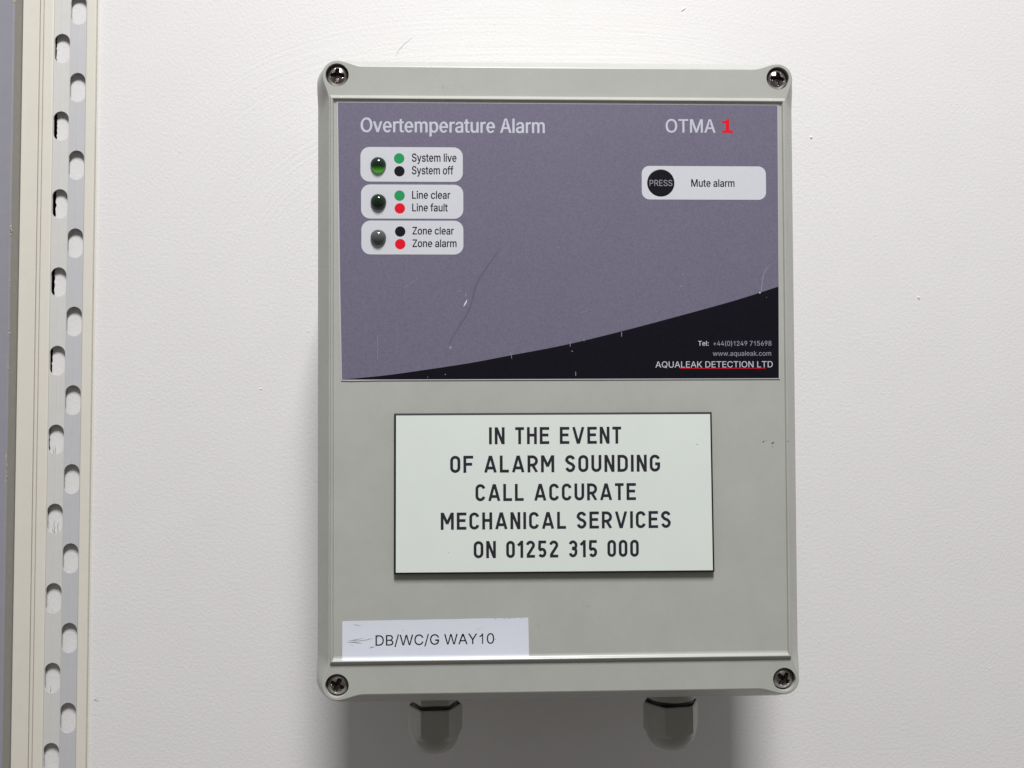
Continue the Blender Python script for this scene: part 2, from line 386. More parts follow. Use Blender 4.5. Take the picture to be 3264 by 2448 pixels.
# outlines of a plain grotesque face: letter, advance, then its contours (units of 1/1000)
LETTERS = """
( 273;89,207 90,244 94,283 101,324 109,364 119,403 132,441 145,477 160,510 177,539 236,539 219,503 204,466 191,428 179,390 169,351 161,313 156,276 152,241 151,207 152,176 155,145 160,115 167,83 177,50 188,16 202,-19 218,-57 236,-96 177,-96 150,-46 128,4 111,55 99,106 92,156
) 273;37,-96 56,-56 72,-18 86,18 97,52 106,85 113,116 118,147 121,177 122,207 121,241 117,276 112,313 104,351 94,390 82,428 69,466 54,503 37,539 97,539 113,510 128,477 142,441 154,403 164,364 173,323 179,283 183,244 184,207 182,156 174,104 161,53 144,3 123,-47 97,-96
+ 453;198,34 198,364 255,364 255,34/61,172 61,226 391,226 391,172
. 188;95,-4 83,-3 73,1 63,9 55,18 51,29 50,41 51,53 55,64 63,73 73,81 83,85 95,87 107,85 118,81 128,73 135,64 140,53 141,41 140,29 135,18 128,9 118,1 107,-3
/ 249;235,533 71,-76 14,-76 178,533
0 453;227,-7 191,-3 158,7 130,24 105,48 85,77 69,113 57,155 50,202 48,254 50,306 57,353 69,395 85,431 106,461 130,484 159,502 191,512 227,516 262,512 295,502 323,484 348,461 368,431 384,395 396,353 403,306 405,254 403,202 396,155 384,113 368,77 348,48 323,24 295,7 263,-3/227,50 250,52 271,60 290,74 306,92 320,116 330,144 338,176 342,213 344,254 342,295 338,332 330,365 320,393 306,416 290,435 271,449 250,457 227,460 203,457 182,449 163,435 147,416 134,393 123,365 115,332 111,295 109,254 111,213 115,176 123,144 134,116 147,92 163,74 182,60 203,52
1 400;215,0 215,398 193,377 163,357 130,340 92,325 92,386 136,408 176,437 207,470 226,511 268,511 268,0
2 453;64,0 64,47 234,229 282,282 294,298 303,312 311,327 316,341 319,356 320,371 319,389 315,405 308,419 298,431 287,441 273,449 258,455 241,458 224,460 205,458 188,454 172,447 159,438 148,427 139,413 132,398 128,381 127,362 66,362 68,391 75,418 86,442 102,464 121,482 143,496 168,507 196,513 225,516 254,513 281,507 306,497 328,482 346,465 361,445 372,423 379,398 381,372 380,354 377,336 371,318 363,299 351,280 336,259 267,180 153,60 153,57 389,57 389,0
4 453;40,105 40,158 247,509 311,509 109,166 109,163 413,163 413,105/282,0 282,121 282,146 282,318 343,318 343,0
5 453;221,-7 192,-5 165,1 140,11 118,25 99,41 83,60 71,82 63,105 60,130 122,130 125,115 130,102 138,89 148,78 160,68 173,60 188,54 204,51 221,50 241,51 259,56 276,64 291,75 304,89 314,104 322,122 326,141 328,162 326,183 321,203 314,221 303,237 290,251 275,262 257,270 238,275 218,277 201,276 184,273 167,268 152,262 139,255 128,246 67,253 96,509 366,509 366,452 151,452 134,301 136,301 148,311 162,318 178,325 194,330 212,333 229,334 252,332 274,328 294,321 313,311 330,299 345,285 358,269 370,251 379,231 386,210 390,187 391,163 388,132 381,102 369,76 352,52 332,32 309,15 282,3 253,-4
6 453;226,-7 196,-4 168,3 142,15 119,31 100,51 84,74 73,101 66,130 64,162 65,187 71,212 80,239 93,268 112,302 137,340 252,509 322,509 151,261 145,261 151,270 157,279 165,288 174,295 184,302 196,307 208,311 221,313 235,314 265,312 291,305 316,295 337,280 355,262 370,240 380,215 387,187 389,157 387,127 379,98 368,73 352,50 333,30 310,14 284,3 257,-4/226,48 245,50 263,55 279,63 293,73 304,86 314,101 322,119 326,137 327,157 326,178 322,196 314,213 304,228 293,241 279,251 263,259 245,264 226,265 207,264 190,259 174,252 160,241 148,229 138,214 131,197 126,179 125,158 126,138 131,119 138,102 148,86 160,73 174,63 190,55 207,50
7 453;97,0 323,448 323,452 62,452 62,509 391,509 391,449 165,0
8 453;226,-7 193,-5 163,1 136,11 111,25 91,42 74,62 62,84 54,109 52,135 53,156 58,176 65,195 75,212 87,228 101,241 117,252 134,260 153,265 153,267 129,276 109,289 93,308 80,330 73,354 70,380 73,405 79,429 90,450 106,469 124,485 146,498 170,508 197,514 226,516 255,514 282,508 306,498 328,485 346,469 361,450 373,429 379,405 382,380 379,354 372,330 359,308 343,289 323,276 300,267 300,265 319,260 335,252 351,241 365,228 377,212 387,195 395,176 399,156 401,135 398,109 391,84 378,62 362,42 341,25 317,11 289,1 259,-5/226,49 248,50 267,54 285,60 300,69 313,79 323,91 331,106 335,121 337,139 335,157 330,173 322,189 312,202 298,213 283,223 265,230 247,234 226,235 206,234 187,230 169,223 154,213 140,202 130,189 122,173 117,157 115,139 117,121 121,106 129,91 139,79 152,69 167,60 185,54 205,50/226,290 244,291 260,294 274,300 287,308 298,318 307,330 314,344 318,359 319,376 318,392 314,407 308,420 299,432 288,442 275,449 260,455 244,459 226,460 208,459 192,455 177,449 164,442 153,432 145,420 138,407 134,392 133,376 134,359 138,344 145,330 154,318 165,308 178,300 193,294 209,291
9 453;226,516 256,513 285,506 310,494 333,478 352,458 368,434 380,408 387,378 389,347 387,322 382,296 373,270 359,240 340,207 315,168 200,0 130,0 301,248 307,248 302,238 295,229 287,221 278,214 268,207 257,202 245,198 232,195 218,195 188,197 161,203 137,214 116,229 98,247 83,269 72,294 66,321 64,352 66,382 73,411 85,436 101,459 120,479 143,494 168,506 196,513/226,460 207,459 190,454 174,446 160,435 148,423 138,407 131,390 127,372 125,352 127,331 131,313 138,295 148,280 160,268 174,257 190,250 207,245 226,243 245,245 263,249 279,257 293,267 305,280 314,295 322,312 326,330 327,350 326,371 322,390 314,407 305,422 293,435 279,446 263,454 245,459
: 188;95,-4 83,-3 73,1 63,9 55,18 51,29 50,41 51,53 55,64 63,73 73,81 83,85 95,87 107,85 118,81 128,73 135,64 140,53 141,41 140,29 135,18 128,9 118,1 107,-3/95,271 83,272 73,277 63,284 55,294 51,304 50,316 51,328 55,339 63,349 73,356 83,360 95,362 107,360 118,356 128,349 135,339 140,328 141,316 140,304 135,294 128,284 118,277 107,272
A 479;16,0 201,509 276,509 463,0 395,0 287,302 264,372 232,478 245,478 213,371 191,302 85,0/110,142 110,199 370,199 370,142
B 456;60,0 60,509 241,509 274,507 304,501 329,491 350,477 367,461 381,442 390,421 396,398 398,374 397,353 393,336 387,320 378,307 368,295 356,286 343,278 329,272 315,267 315,262 331,260 347,254 363,245 378,234 391,220 402,203 411,184 416,161 418,136 416,111 410,88 400,67 386,48 368,31 344,18 317,8 284,2 247,0/125,57 245,57 281,60 309,67 330,80 344,96 353,115 355,137 354,153 350,169 342,184 333,197 320,209 306,218 289,225 269,229 248,231 125,231/125,285 238,285 256,287 273,290 288,296 302,304 314,314 323,326 330,340 335,355 336,372 333,393 326,412 313,429 294,442 270,449 240,452 125,452
C 510;267,-7 225,-3 186,7 150,25 119,49 92,79 70,115 53,157 44,203 40,254 44,305 53,352 70,393 92,429 119,459 150,484 186,501 225,512 267,516 293,514 317,511 340,504 362,496 383,485 402,471 419,456 435,438 448,418 459,397 467,373 473,348 408,348 404,365 397,380 389,395 380,407 369,418 357,428 344,437 330,444 315,449 300,453 284,455 267,456 237,453 209,445 184,432 161,414 141,391 125,364 113,332 106,295 103,254 106,213 113,177 125,145 141,117 161,94 184,76 210,63 237,56 267,53 284,54 300,56 315,60 330,65 344,72 357,81 369,90 380,102 389,114 397,128 404,144 408,160 473,160 467,135 459,112 448,91 435,71 420,53 402,38 383,24 363,13 341,5 317,-2 293,-6
D 502;219,0 96,0 96,57 215,57 254,60 288,68 318,81 343,99 363,122 379,149 390,181 397,216 399,255 397,294 390,329 379,361 364,388 344,410 320,428 291,441 258,449 221,452 93,452 93,509 225,509 273,505 315,495 353,478 385,455 412,426 433,391 449,351 458,306 462,255 458,205 449,159 433,119 411,83 384,54 351,31 312,14 268,3/125,509 125,0 60,0 60,509
E 418;60,0 60,509 372,509 372,452 125,452 125,286 355,286 355,229 125,229 125,57 375,57 375,0
G 520;269,-7 225,-3 185,7 149,25 118,49 91,79 69,116 53,157 43,203 40,254 43,305 53,352 69,393 91,429 117,459 149,484 184,501 223,512 265,516 291,514 316,510 340,504 363,494 384,483 403,469 421,453 436,436 449,416 460,395 468,373 474,349 408,349 402,365 395,379 387,393 378,406 368,417 356,427 344,436 330,443 315,448 300,453 283,455 265,456 236,453 209,445 183,432 160,414 141,392 125,364 113,332 106,295 103,254 106,213 113,177 125,145 141,117 161,95 184,76 210,63 238,56 269,53 296,55 322,61 345,71 365,85 382,102 396,123 407,147 413,173 415,202 434,199 283,199 283,256 478,256 478,200 475,160 466,124 451,91 431,62 406,38 377,19 344,5 308,-4
I 186;62,0 62,509 125,509 125,0
K 467;104,145 104,216 139,261 174,303 212,344 364,509 448,509 231,276 228,276/60,0 60,509 125,509 125,334 124,225 125,193 125,0/372,0 188,259 228,309 449,0
L 393;60,0 60,509 125,509 125,57 361,57 361,0
M 628;60,0 60,509 152,509 277,187 287,159 299,123 311,84 322,49 307,49 318,83 330,121 342,158 352,187 476,509 568,509 568,0 504,0 504,291 504,327 505,369 506,413 507,457 513,457 498,409 482,363 467,322 456,291 342,0 286,0 170,291 159,321 145,361 129,408 112,457 119,457 120,416 121,372 122,328 122,291 122,0
N 523;60,0 60,509 136,509 343,183 363,151 388,107 414,55 405,54 401,108 399,157 399,195 399,509 463,509 463,0 387,0 202,290 177,331 148,381 108,452 119,454 122,384 124,328 125,291 125,0
O 533;267,-7 225,-3 186,7 150,25 119,49 92,79 70,115 53,157 44,203 40,254 44,305 53,352 70,393 92,429 119,459 150,484 186,501 225,512 267,516 309,512 348,501 384,484 415,459 442,429 464,393 480,352 490,305 493,254 490,203 480,157 464,115 442,79 415,49 384,25 348,7 309,-3/267,53 296,55 324,63 349,76 372,94 392,116 408,144 420,176 428,213 430,254 428,295 420,332 408,365 392,392 372,415 349,433 324,446 296,453 267,456 237,453 210,445 184,433 161,415 142,392 125,364 113,332 106,295 103,254 106,213 113,176 125,144 142,117 161,94 184,76 210,63 237,55
P 444;60,0 60,509 235,509 272,506 305,499 332,487 356,471 375,452 390,430 400,404 407,377 409,348 407,318 400,291 390,265 375,243 356,223 332,207 305,195 272,188 235,186 109,186 109,242 233,242 257,244 279,248 297,256 312,266 324,279 333,294 339,310 343,328 344,348 343,367 339,385 333,402 324,416 312,428 297,439 279,446 257,451 232,452 125,452 125,0
Q 533;245,159 313,159 369,85 384,65 468,-48 401,-48 346,27 331,46/267,-7 225,-3 186,7 150,25 119,49 92,79 70,115 53,157 44,203 40,254 44,305 53,352 70,393 92,429 119,459 150,484 186,501 225,512 267,516 309,512 348,501 384,484 415,459 442,429 464,393 480,352 490,305 493,254 490,203 480,157 464,115 442,79 415,49 384,25 348,7 309,-3/267,53 296,55 324,63 349,76 372,94 392,116 408,144 420,176 428,213 430,254 428,295 420,332 408,365 392,392 372,415 349,433 324,446 296,453 267,456 237,453 210,445 184,433 161,415 142,392 125,364 113,332 106,295 103,254 106,213 113,176 125,144 142,117 161,94 184,76 210,63 237,55
R 449;60,0 60,509 236,509 273,506 305,500 333,489 356,473 376,455 390,433 401,408 407,381 409,352 407,323 401,296 390,271 376,250 356,232 333,217 305,206 273,200 236,198 96,198 96,255 234,255 258,256 280,260 298,267 313,276 325,287 334,300 340,316 344,333 345,352 344,371 340,389 334,405 325,419 313,430 298,440 279,446 258,451 233,452 125,452 125,0/353,0 230,229 303,229 428,0
S 446;224,-9 188,-7 156,-1 128,9 102,23 81,40 64,60 51,83 42,109 38,137 104,137 108,118 114,102 123,88 136,76 150,66 166,59 185,53 204,50 224,49 246,50 267,54 286,60 303,69 317,79 329,92 338,106 344,122 346,139 344,154 340,168 332,179 322,189 310,197 296,205 245,222 184,239 145,253 112,269 86,289 67,313 56,341 52,372 54,400 62,425 75,448 92,468 113,484 138,498 165,508 195,514 227,516 259,514 289,508 316,498 340,484 360,468 377,449 390,427 398,403 401,378 337,378 332,402 320,421 302,437 280,449 254,456 225,459 204,457 185,454 167,448 152,440 139,430 129,418 121,405 117,391 115,376 117,359 122,345 131,334 142,324 155,315 169,308 212,293 264,279 312,264 328,256 344,248 359,238 372,226 384,213 395,198 402,180 407,161 408,139 406,112 399,87 386,64 370,43 349,25 323,11 294,0 261,-7
T 448;32,452 32,509 417,509 417,452 257,452 257,0 193,0 193,452
U 517;259,-8 220,-6 186,2 154,15 126,33 103,55 85,80 71,108 63,140 60,173 60,509 124,509 124,178 126,155 132,133 141,113 153,95 169,80 187,68 208,59 232,53 259,52 285,53 309,59 331,68 349,80 364,95 377,113 385,133 391,155 393,178 393,509 457,509 457,173 454,140 446,108 433,80 414,55 391,33 363,15 332,2 297,-6
W 686;155,0 16,509 82,509 163,196 175,145 187,94 197,40 189,40 200,94 211,145 224,196 306,509 380,509 462,196 474,145 486,94 497,40 488,40 499,94 510,145 523,196 603,509 670,509 530,0 455,0 368,323 351,391 336,475 350,475 335,395 318,323 230,0
Y 472;203,0 203,208 16,509 91,509 192,344 222,292 250,230 224,230 251,293 280,344 381,509 455,509 268,208 268,0
Z 438;42,0 42,46 273,385 306,431 341,476 348,454 285,452 223,452 40,452 40,509 397,509 397,462 169,129 134,81 97,33 90,54 152,57 214,57 399,57 399,0
a 389;160,-9 137,-7 115,-3 94,5 76,15 60,29 48,45 38,63 32,84 30,108 32,128 36,146 43,161 53,174 64,184 78,193 92,200 108,206 125,211 178,220 234,227 247,229 257,231 265,235 271,240 274,246 276,255 276,257 275,272 272,285 267,297 260,307 251,315 240,322 227,327 212,330 196,331 178,330 163,327 149,322 137,316 127,309 118,301 110,292 104,283 100,274 41,291 51,313 64,331 79,346 95,358 114,368 133,375 153,380 173,383 194,384 239,379 255,375 271,369 286,360 300,350 312,336 322,320 330,301 335,278 337,251 337,0 277,0 277,52 272,52 252,25 242,16 229,8 215,1 199,-4 181,-7/170,45 192,47 211,51 228,59 242,68 254,80 263,93 270,108 274,122 276,138 276,190 259,182 231,176 200,171 175,168 134,159 122,153 112,147 103,139 97,130 93,118 92,105 93,93 96,82 102,72 109,64 119,57 130,52 142,48 156,46
c 396;207,-8 174,-5 144,3 117,16 93,35 72,58 56,85 44,116 37,150 34,187 37,225 44,260 56,291 72,318 93,341 117,360 144,374 174,382 207,384 226,384 243,381 260,377 276,371 291,364 305,356 318,346 330,335 340,322 349,308 356,293 362,277 303,262 290,289 270,311 242,325 207,330 184,328 163,321 145,310 130,296 118,278 108,258 102,236 98,212 96,187 98,163 102,139 108,117 118,97 130,80 145,66 163,55 184,49 207,46 243,52 271,66 292,89 304,117 363,102 357,86 350,70 341,56 331,43 319,32 306,21 292,12 277,5 261,-1 244,-5 226,-7
e 404;212,-8 177,-5 145,3 117,16 92,35 72,58 56,85 44,116 37,150 34,187 36,224 44,258 55,290 71,317 91,340 115,359 142,373 172,382 205,384 226,383 246,380 266,374 285,366 303,355 319,341 334,324 347,305 357,282 365,256 370,227 371,194 371,169 75,169 75,221 338,221 310,202 308,226 304,248 298,269 288,286 277,301 263,314 246,323 227,328 205,330 183,328 164,323 146,313 131,301 119,286 109,270 102,251 97,231 96,211 96,178 98,151 102,127 110,106 121,88 135,73 151,61 169,53 190,48 212,46 227,47 241,49 254,53 265,58 276,65 285,73 294,82 300,93 306,105 365,91 358,72 348,55 335,39 320,26 302,14 283,4 261,-3 237,-7
f 253;228,379 228,327 6,327 6,379/81,0 81,432 82,452 87,470 96,486 107,499 120,510 135,519 152,525 169,529 187,530 222,527 243,521 227,468 215,472 195,474 178,472 164,468 154,460 147,449 143,435 142,419 142,0
i 166;53,0 53,379 114,379 114,0/84,443 73,444 63,448 54,455 47,463 43,472 41,483 43,494 47,504 54,512 63,518 73,522 84,524 95,522 105,518 114,512 121,504 125,494 126,483 125,472 121,463 114,455 105,448 95,444
k 380;110,137 110,212 121,212 284,379 360,379 184,199 177,199/53,0 53,509 114,509 114,0/294,0 148,186 191,229 372,0
l 167;53,0 53,509 114,509 114,0
m 610;53,0 53,379 112,379 112,295 108,295 114,314 122,331 132,346 144,358 158,368 172,376 187,382 203,385 219,386 245,383 268,375 287,361 303,342 314,320 321,295 312,295 318,312 326,329 337,343 350,356 364,366 381,375 398,381 417,385 437,386 458,385 478,380 497,372 514,361 529,346 541,328 550,307 555,283 557,255 557,0 496,0 496,254 493,279 485,298 473,313 456,323 438,329 419,330 402,329 387,326 374,320 363,312 353,302 345,290 340,277 336,263 335,247 335,0 274,0 274,260 272,280 265,297 253,311 238,322 220,328 199,330 185,329 171,326 158,320 145,312 135,302 126,289 119,274 115,257 114,238 114,0
n 410;114,227 114,0 53,0 53,379 112,379 112,287 102,287 116,319 132,344 152,362 175,374 200,382 227,384 252,383 275,377 295,369 313,356 328,340 341,321 350,298 355,271 357,240 357,0 296,0 296,235 293,263 286,286 273,304 256,318 235,326 210,329 192,328 176,324 161,317 147,308 136,297 126,283 119,266 115,248
o 415;207,-8 174,-5 144,3 117,16 93,35 72,58 56,85 44,116 37,150 34,187 37,225 44,260 56,291 72,318 93,341 117,360 144,374 174,382 207,384 241,382 271,374 299,360 323,341 343,318 359,291 371,260 379,225 381,187 379,150 371,116 359,85 343,58 323,35 299,16 271,3 241,-5/207,46 231,49 252,55 270,66 285,80 298,97 307,117 314,139 318,163 319,187 318,212 314,236 307,258 298,278 285,296 270,310 252,321 231,328 207,330 184,328 163,321 145,310 130,296 118,278 108,258 102,236 98,212 96,187 98,163 102,139 108,117 118,97 130,80 145,66 163,55 184,49
p 424;53,-143 53,379 112,379 112,319 118,319 137,346 147,355 158,364 171,373 188,379 207,383 229,384 259,382 287,374 313,361 335,342 354,320 370,293 381,261 388,227 390,189 388,151 381,116 370,84 355,57 336,34 313,16 288,3 260,-6 229,-8 208,-7 189,-3 173,4 159,12 147,21 138,31 118,59 114,59 114,-143/220,47 242,49 262,55 279,66 294,80 306,97 316,117 323,139 327,163 328,189 327,215 323,239 316,261 307,281 295,298 280,311 262,322 243,328 220,330 198,328 178,322 161,312 147,299 134,282 125,263 118,241 114,216 113,189 114,162 118,138 125,115 135,95 147,78 162,65 179,55 198,49
q 424;372,-143 311,-143 311,59 306,59 287,31 277,21 266,12 252,4 236,-3 217,-7 195,-8 165,-6 137,3 111,16 89,34 70,57 55,84 43,116 36,151 34,189 36,227 43,261 55,293 70,320 89,342 112,361 137,374 165,382 196,384 218,383 237,379 253,373 267,364 278,355 287,346 307,319 313,319 313,379 372,379/205,47 226,49 246,55 263,65 278,78 290,95 299,115 306,138 310,162 312,189 310,216 306,241 300,263 290,282 278,299 263,312 246,322 227,328 205,330 182,328 162,322 145,311 130,298 118,281 108,261 102,239 98,215 96,189 98,163 102,139 109,117 118,97 130,80 145,66 162,55 182,49
r 259;53,0 53,379 112,379 112,321 115,321 124,339 137,354 152,367 171,377 191,383 213,385 229,384 243,384 243,322 230,324 207,326 190,324 174,321 159,315 146,306 135,296 126,284 119,269 115,254 114,237 114,0
s 365;182,-8 157,-7 133,-3 112,3 93,12 76,24 62,38 50,54 41,73 36,94 94,107 101,87 111,72 124,60 141,52 160,47 181,45 206,47 227,53 244,62 258,74 265,88 268,103 266,115 262,126 254,136 243,144 229,150 212,155 149,170 118,180 92,192 72,208 58,227 50,249 47,274 49,295 55,314 65,332 79,347 95,360 115,370 137,378 161,383 187,384 212,383 234,379 254,372 271,363 286,352 299,339 309,324 318,308 324,290 268,277 262,291 254,304 243,316 228,325 210,331 187,333 166,331 147,326 131,317 119,305 111,292 109,277 110,264 115,253 124,243 136,235 152,229 172,223 229,209 261,200 287,187 306,171 320,153 328,131 331,107 329,85 323,65 312,47 298,31 281,18 260,6 236,-2 210,-7
t 227;204,379 204,327 6,327 6,379/65,471 126,471 126,98 127,83 130,70 136,61 144,55 156,51 170,50 185,51 202,54 213,2 192,-3 168,-4 138,-1 113,7 92,21 77,41 68,64 65,93
u 410;182,-5 158,-3 135,2 115,11 97,23 82,39 69,59 60,82 54,109 53,139 53,379 114,379 114,144 116,117 124,94 137,75 154,61 175,53 200,50 218,51 234,55 249,62 263,71 274,83 283,97 290,113 295,132 296,153 296,379 357,379 357,0 298,0 298,92 307,92 294,60 277,35 257,17 234,5 209,-3
v 389;163,0 17,379 84,379 165,155 187,87 206,21 184,21 203,87 224,155 305,379 371,379 226,0
w 567;138,0 23,379 87,379 133,214 154,137 175,41 165,41 186,135 206,214 252,379 316,379 362,214 382,136 402,41 391,41 413,135 434,214 480,379 545,379 429,0 368,0 319,172 305,225 291,280 277,338 291,338 277,280 263,225 248,172 199,0
y 389;47,-139 61,-86 71,-87 83,-89 94,-90 104,-89 113,-86 122,-81 130,-74 138,-64 145,-51 151,-36 163,-1 17,379 84,379 165,155 187,87 206,21 184,21 202,87 224,155 305,379 371,379 204,-58 196,-77 187,-93 177,-107 165,-119 153,-128 139,-136 125,-141 109,-144 91,-145 65,-143
SP 187;
"""
GLY = {}
for _l in LETTERS.strip().split('\n'):
    _k, _v = _l.split(' ', 1)
    _a, _c = _v.split(';')
    GLY[' ' if _k == 'SP' else _k] = (int(_a), [[tuple(int(t) / 1000 for t in q.split(',')) for q in c.split()] for c in _c.split('/')] if _c else [])
CAP = 0.509


def _round_e():
    A = lambda rx, ry, a0, a1, n: [(0.204 + rx * math.cos(math.radians(a0 + (a1 - a0) * k / n)), 0.189 + ry * math.sin(math.radians(a0 + (a1 - a0) * k / n))) for k in range(n + 1)]
    o = [(0.371, 0.166)] + A(.167, .197, 3, 322, 26) + A(.108, .146, 316, 190, 9) + [(0.096, 0.166)]
    i = [(0.099, 0.216)] + A(.105, .146, 168, 12, 10) + [(0.309, 0.216)]
    return 404, [o[::-1], i[::-1]]


GLY['e'] = _round_e()


def area2(p):
    return sum(p[i - 1][0] * p[i][1] - p[i][0] * p[i - 1][1] for i in range(len(p)))


def inside(pt, poly):
    r = False
    for i in range(len(poly)):
        (x1, y1), (x2, y2) = poly[i - 1], poly[i]
        if (y1 > pt[1]) != (y2 > pt[1]) and pt[0] < (x2 - x1) * (pt[1] - y1) / (y2 - y1) + x1:
            r = not r
    return r


_cache = {}


def letter_mesh(c, bold):
    """list of (verts, faces), one for each separate contour of a letter with its own counters"""
    if (c, bold) in _cache:
        return _cache[(c, bold)]
    cs = [list(reversed(p)) if area2(max(GLY[c][1], key=lambda q: abs(area2(q)))) < 0 else p for p in GLY[c][1]]
    outer = [p for p in cs if area2(p) > 0]
    hole = [p for p in cs if area2(p) < 0]
    res = []
    for o in outer:
        hs = [h for h in hole if inside(h[0], o)]
        g = [inset(q, -bold) if bold else q for q in [o] + hs]
        res.append(curve_mesh(g))
    _cache[(c, bold)] = res
    return res


def text_pieces(s, bold=0.0, spacing=1.0):
    x, out = 0.0, []
    for c in s:
        for k, (vs, fs) in enumerate(letter_mesh(c, bold) if GLY[c][1] else []):
            out.append(([(a + x, b, 0.002 * k) for a, b, _ in vs], fs))
        x += GLY[c][0] / 1000 * spacing
    return out


def put_text(mb, s, x0, x1, base, cap, z, m, bold=0.0, spacing=1.0):
    pieces = text_pieces(s, 0.0, spacing)
    a = min(v[0] for vs, _ in pieces for v in vs) - bold
    b = max(v[0] for vs, _ in pieces for v in vs) + bold
    kx, ky = (x1 - x0) / (b - a), cap / CAP
    for n, (dx, dy) in enumerate([(0, 0)] if not bold else [(-bold, -bold * .4), (bold, bold * .4), (-bold * .3, bold * .4), (bold * .3, -bold * .4)]):
        for vs, fs in pieces:
            out = [(x0 + (v[0] + dx - a) * kx, base + (v[1] + dy) * ky, z + v[2] + 0.004 * n) for v in vs]
            good = []
            for f in fs:          # keep every face looking at the viewer
                q = [out[i] for i in f]
                good.append(f if area2(q) >= 0 else f[::-1])
            mb.add(out, good, m)


def stroke(mb, pts, w, z, m, taper=False, ylim=None):
    """flat ribbon along a polyline, mitred at its joints"""
    n = len(pts)
    closed = n > 2 and (Vector(pts[0]) - Vector(pts[-1])).length < 1e-6
    P = [Vector(p) for p in (pts[:-1] if closed else pts)]
    n = len(P)
    L, R = [], []
    for i in range(n):
        if closed:
            d1, d2 = (P[i] - P[i - 1]).normalized(), (P[(i + 1) % n] - P[i]).normalized()
        else:
            d1 = (P[i] - P[i - 1]).normalized() if i else (P[1] - P[0]).normalized()
            d2 = (P[i + 1] - P[i]).normalized() if i < n - 1 else d1
        n1, n2 = Vector((-d1.y, d1.x)), Vector((-d2.y, d2.x))
        k = (n1 + n2) / max(0.35, 1 + n1.dot(n2))
        ww = w / 2
        if taper:
            t = i / max(1, n - 1)
            ww *= 0.15 + 0.85 * math.sin(math.pi * min(max(t, 0.02), 0.98))
        L.append(P[i] + k * ww)
        R.append(P[i] - k * ww)
    if ylim:
        for p in L + R:
            p.y = min(max(p.y, ylim[0]), ylim[1])
    vs = [(p.x, p.y, z) for p in L] + [(p.x, p.y, z) for p in R]
    fs = []
    for i in range(n if closed else n - 1):
        j = (i + 1) % n
        fs.append([n + i, n + j, j, i])
    mb.add(vs, fs, m)


def blob(mb, x, y, r, z, m, squash=0.7, ang=0.0):
    p = []
    k0 = random.random() * 6
    for k in range(9):
        a = 2 * math.pi * k / 9
        q = r * (1 + 0.35 * math.sin(3 * a + k0) * random.random())
        dx, dy = q * math.cos(a), q * squash * math.sin(a)
        p.append((x + dx * math.cos(ang) - dy * math.sin(ang), y + dx * math.sin(ang) + dy * math.cos(ang)))
    mb.sheet(p, z, m)


def structure(ob):
    ob['kind'] = 'structure'
    return ob


def thing(name, at, label, cat):
    e = bpy.data.objects.new(name, None)
    e.empty_display_size = 0.05
    COL.objects.link(e)
    e.location = V(*at)
    e['label'] = label
    e['category'] = cat
    e['kind'] = 'thing'
    return e


# ------------------------------------------------------------------ the setting: wall and the hollow behind its edge
WALL = -92.0     # the wall's face
WS = 1.0303      # wall and trim were drawn up for a face at -80 mm; this is their true size at WALL
TA = 0.008       # the trim leans a touch: x grows by this much per millimetre of height


def wall_edge(y):
    """where the plaster stops under the trim"""
    pts_ = ((-400, -201.9), (-75, -201.9), (-45, -201.6), (-15, -201.4), (12, -200.9), (40, -200.5), (112, -200.5), (132, -201.1), (600, -201.1))
    for (y0, k0), (y1, k1) in zip(pts_, pts_[1:]):
        if y0 <= y <= y1:
            k = k0 + (k1 - k0) * (y - y0) / (y1 - y0)
            break
    else:
        k = -202.0
    return k + TA * y + 0.12 * math.sin(y * 1.9) + 0.10 * math.sin(y * 4.7 + 1) + 0.12 * random.uniform(-1, 1)


mb = MB()
ys = [-420 + 260 * k / 6 for k in range(6)] + [-160 + 0.8 * k for k in range(401)] + [160 + 440 * k / 6 for k in range(1, 7)]
edge = [(wall_edge(y), y) for y in ys]
nE = len(edge)
front = [(x, y, -80) for x, y in edge]
back = [(x - 0.2, y, -92) for x, y in edge]
right = [(620, y, -80) for x, y in edge]
vs = front + back + right
fs = []
for i in range(nE - 1):
    fs.append([i, 2 * nE + i, 2 * nE + i + 1, i + 1])
    fs.append([nE + i, i, i + 1, nE + i + 1])
mb.add(vs, fs, 'wall')
# paint nibs and runs standing proud of the wall
for (x, y, r, sx, a) in ((113.2, 103.3, 0.55, 1.0, 0), (158.2, 35.6, 0.45, 1.7, -0.9), (-116.5, -1.9, 0.35, 1.4, 0.6),
                         (59.4, 157.3, 0.45, 2.6, 0.7), (-97.4, 21.7, 0.25, 1.5, 0.4), (140.0, 62.0, 0.22, 1.6, 0.2),
                         (176.0, 118.0, 0.22, 1.4, 0.5), (-150.0, 96.0, 0.22, 2.0, -0.3), (-128, -95, 0.2, 1.3, 0.2),
                         (165, -60, 0.24, 1.5, 0.8), (186, -120, 0.25, 1.2, 0.3), (-20, 150, 0.2, 1.5, 0.0)):
    rg = []
    for k, (q, h) in enumerate(((1.25, -0.05), (1.0, 0.25), (0.7, 0.62), (0.3, 0.85))):
        c = [(r * q * sx * math.cos(t), r * q * math.sin(t)) for t in [2 * math.pi * j / 12 for j in range(12)]]
        rg.append([(x + u * math.cos(a) - w * math.sin(a), y + u * math.sin(a) + w * math.cos(a), -80 + r * h) for u, w in c])
    mb.rings(rg, 'wall')
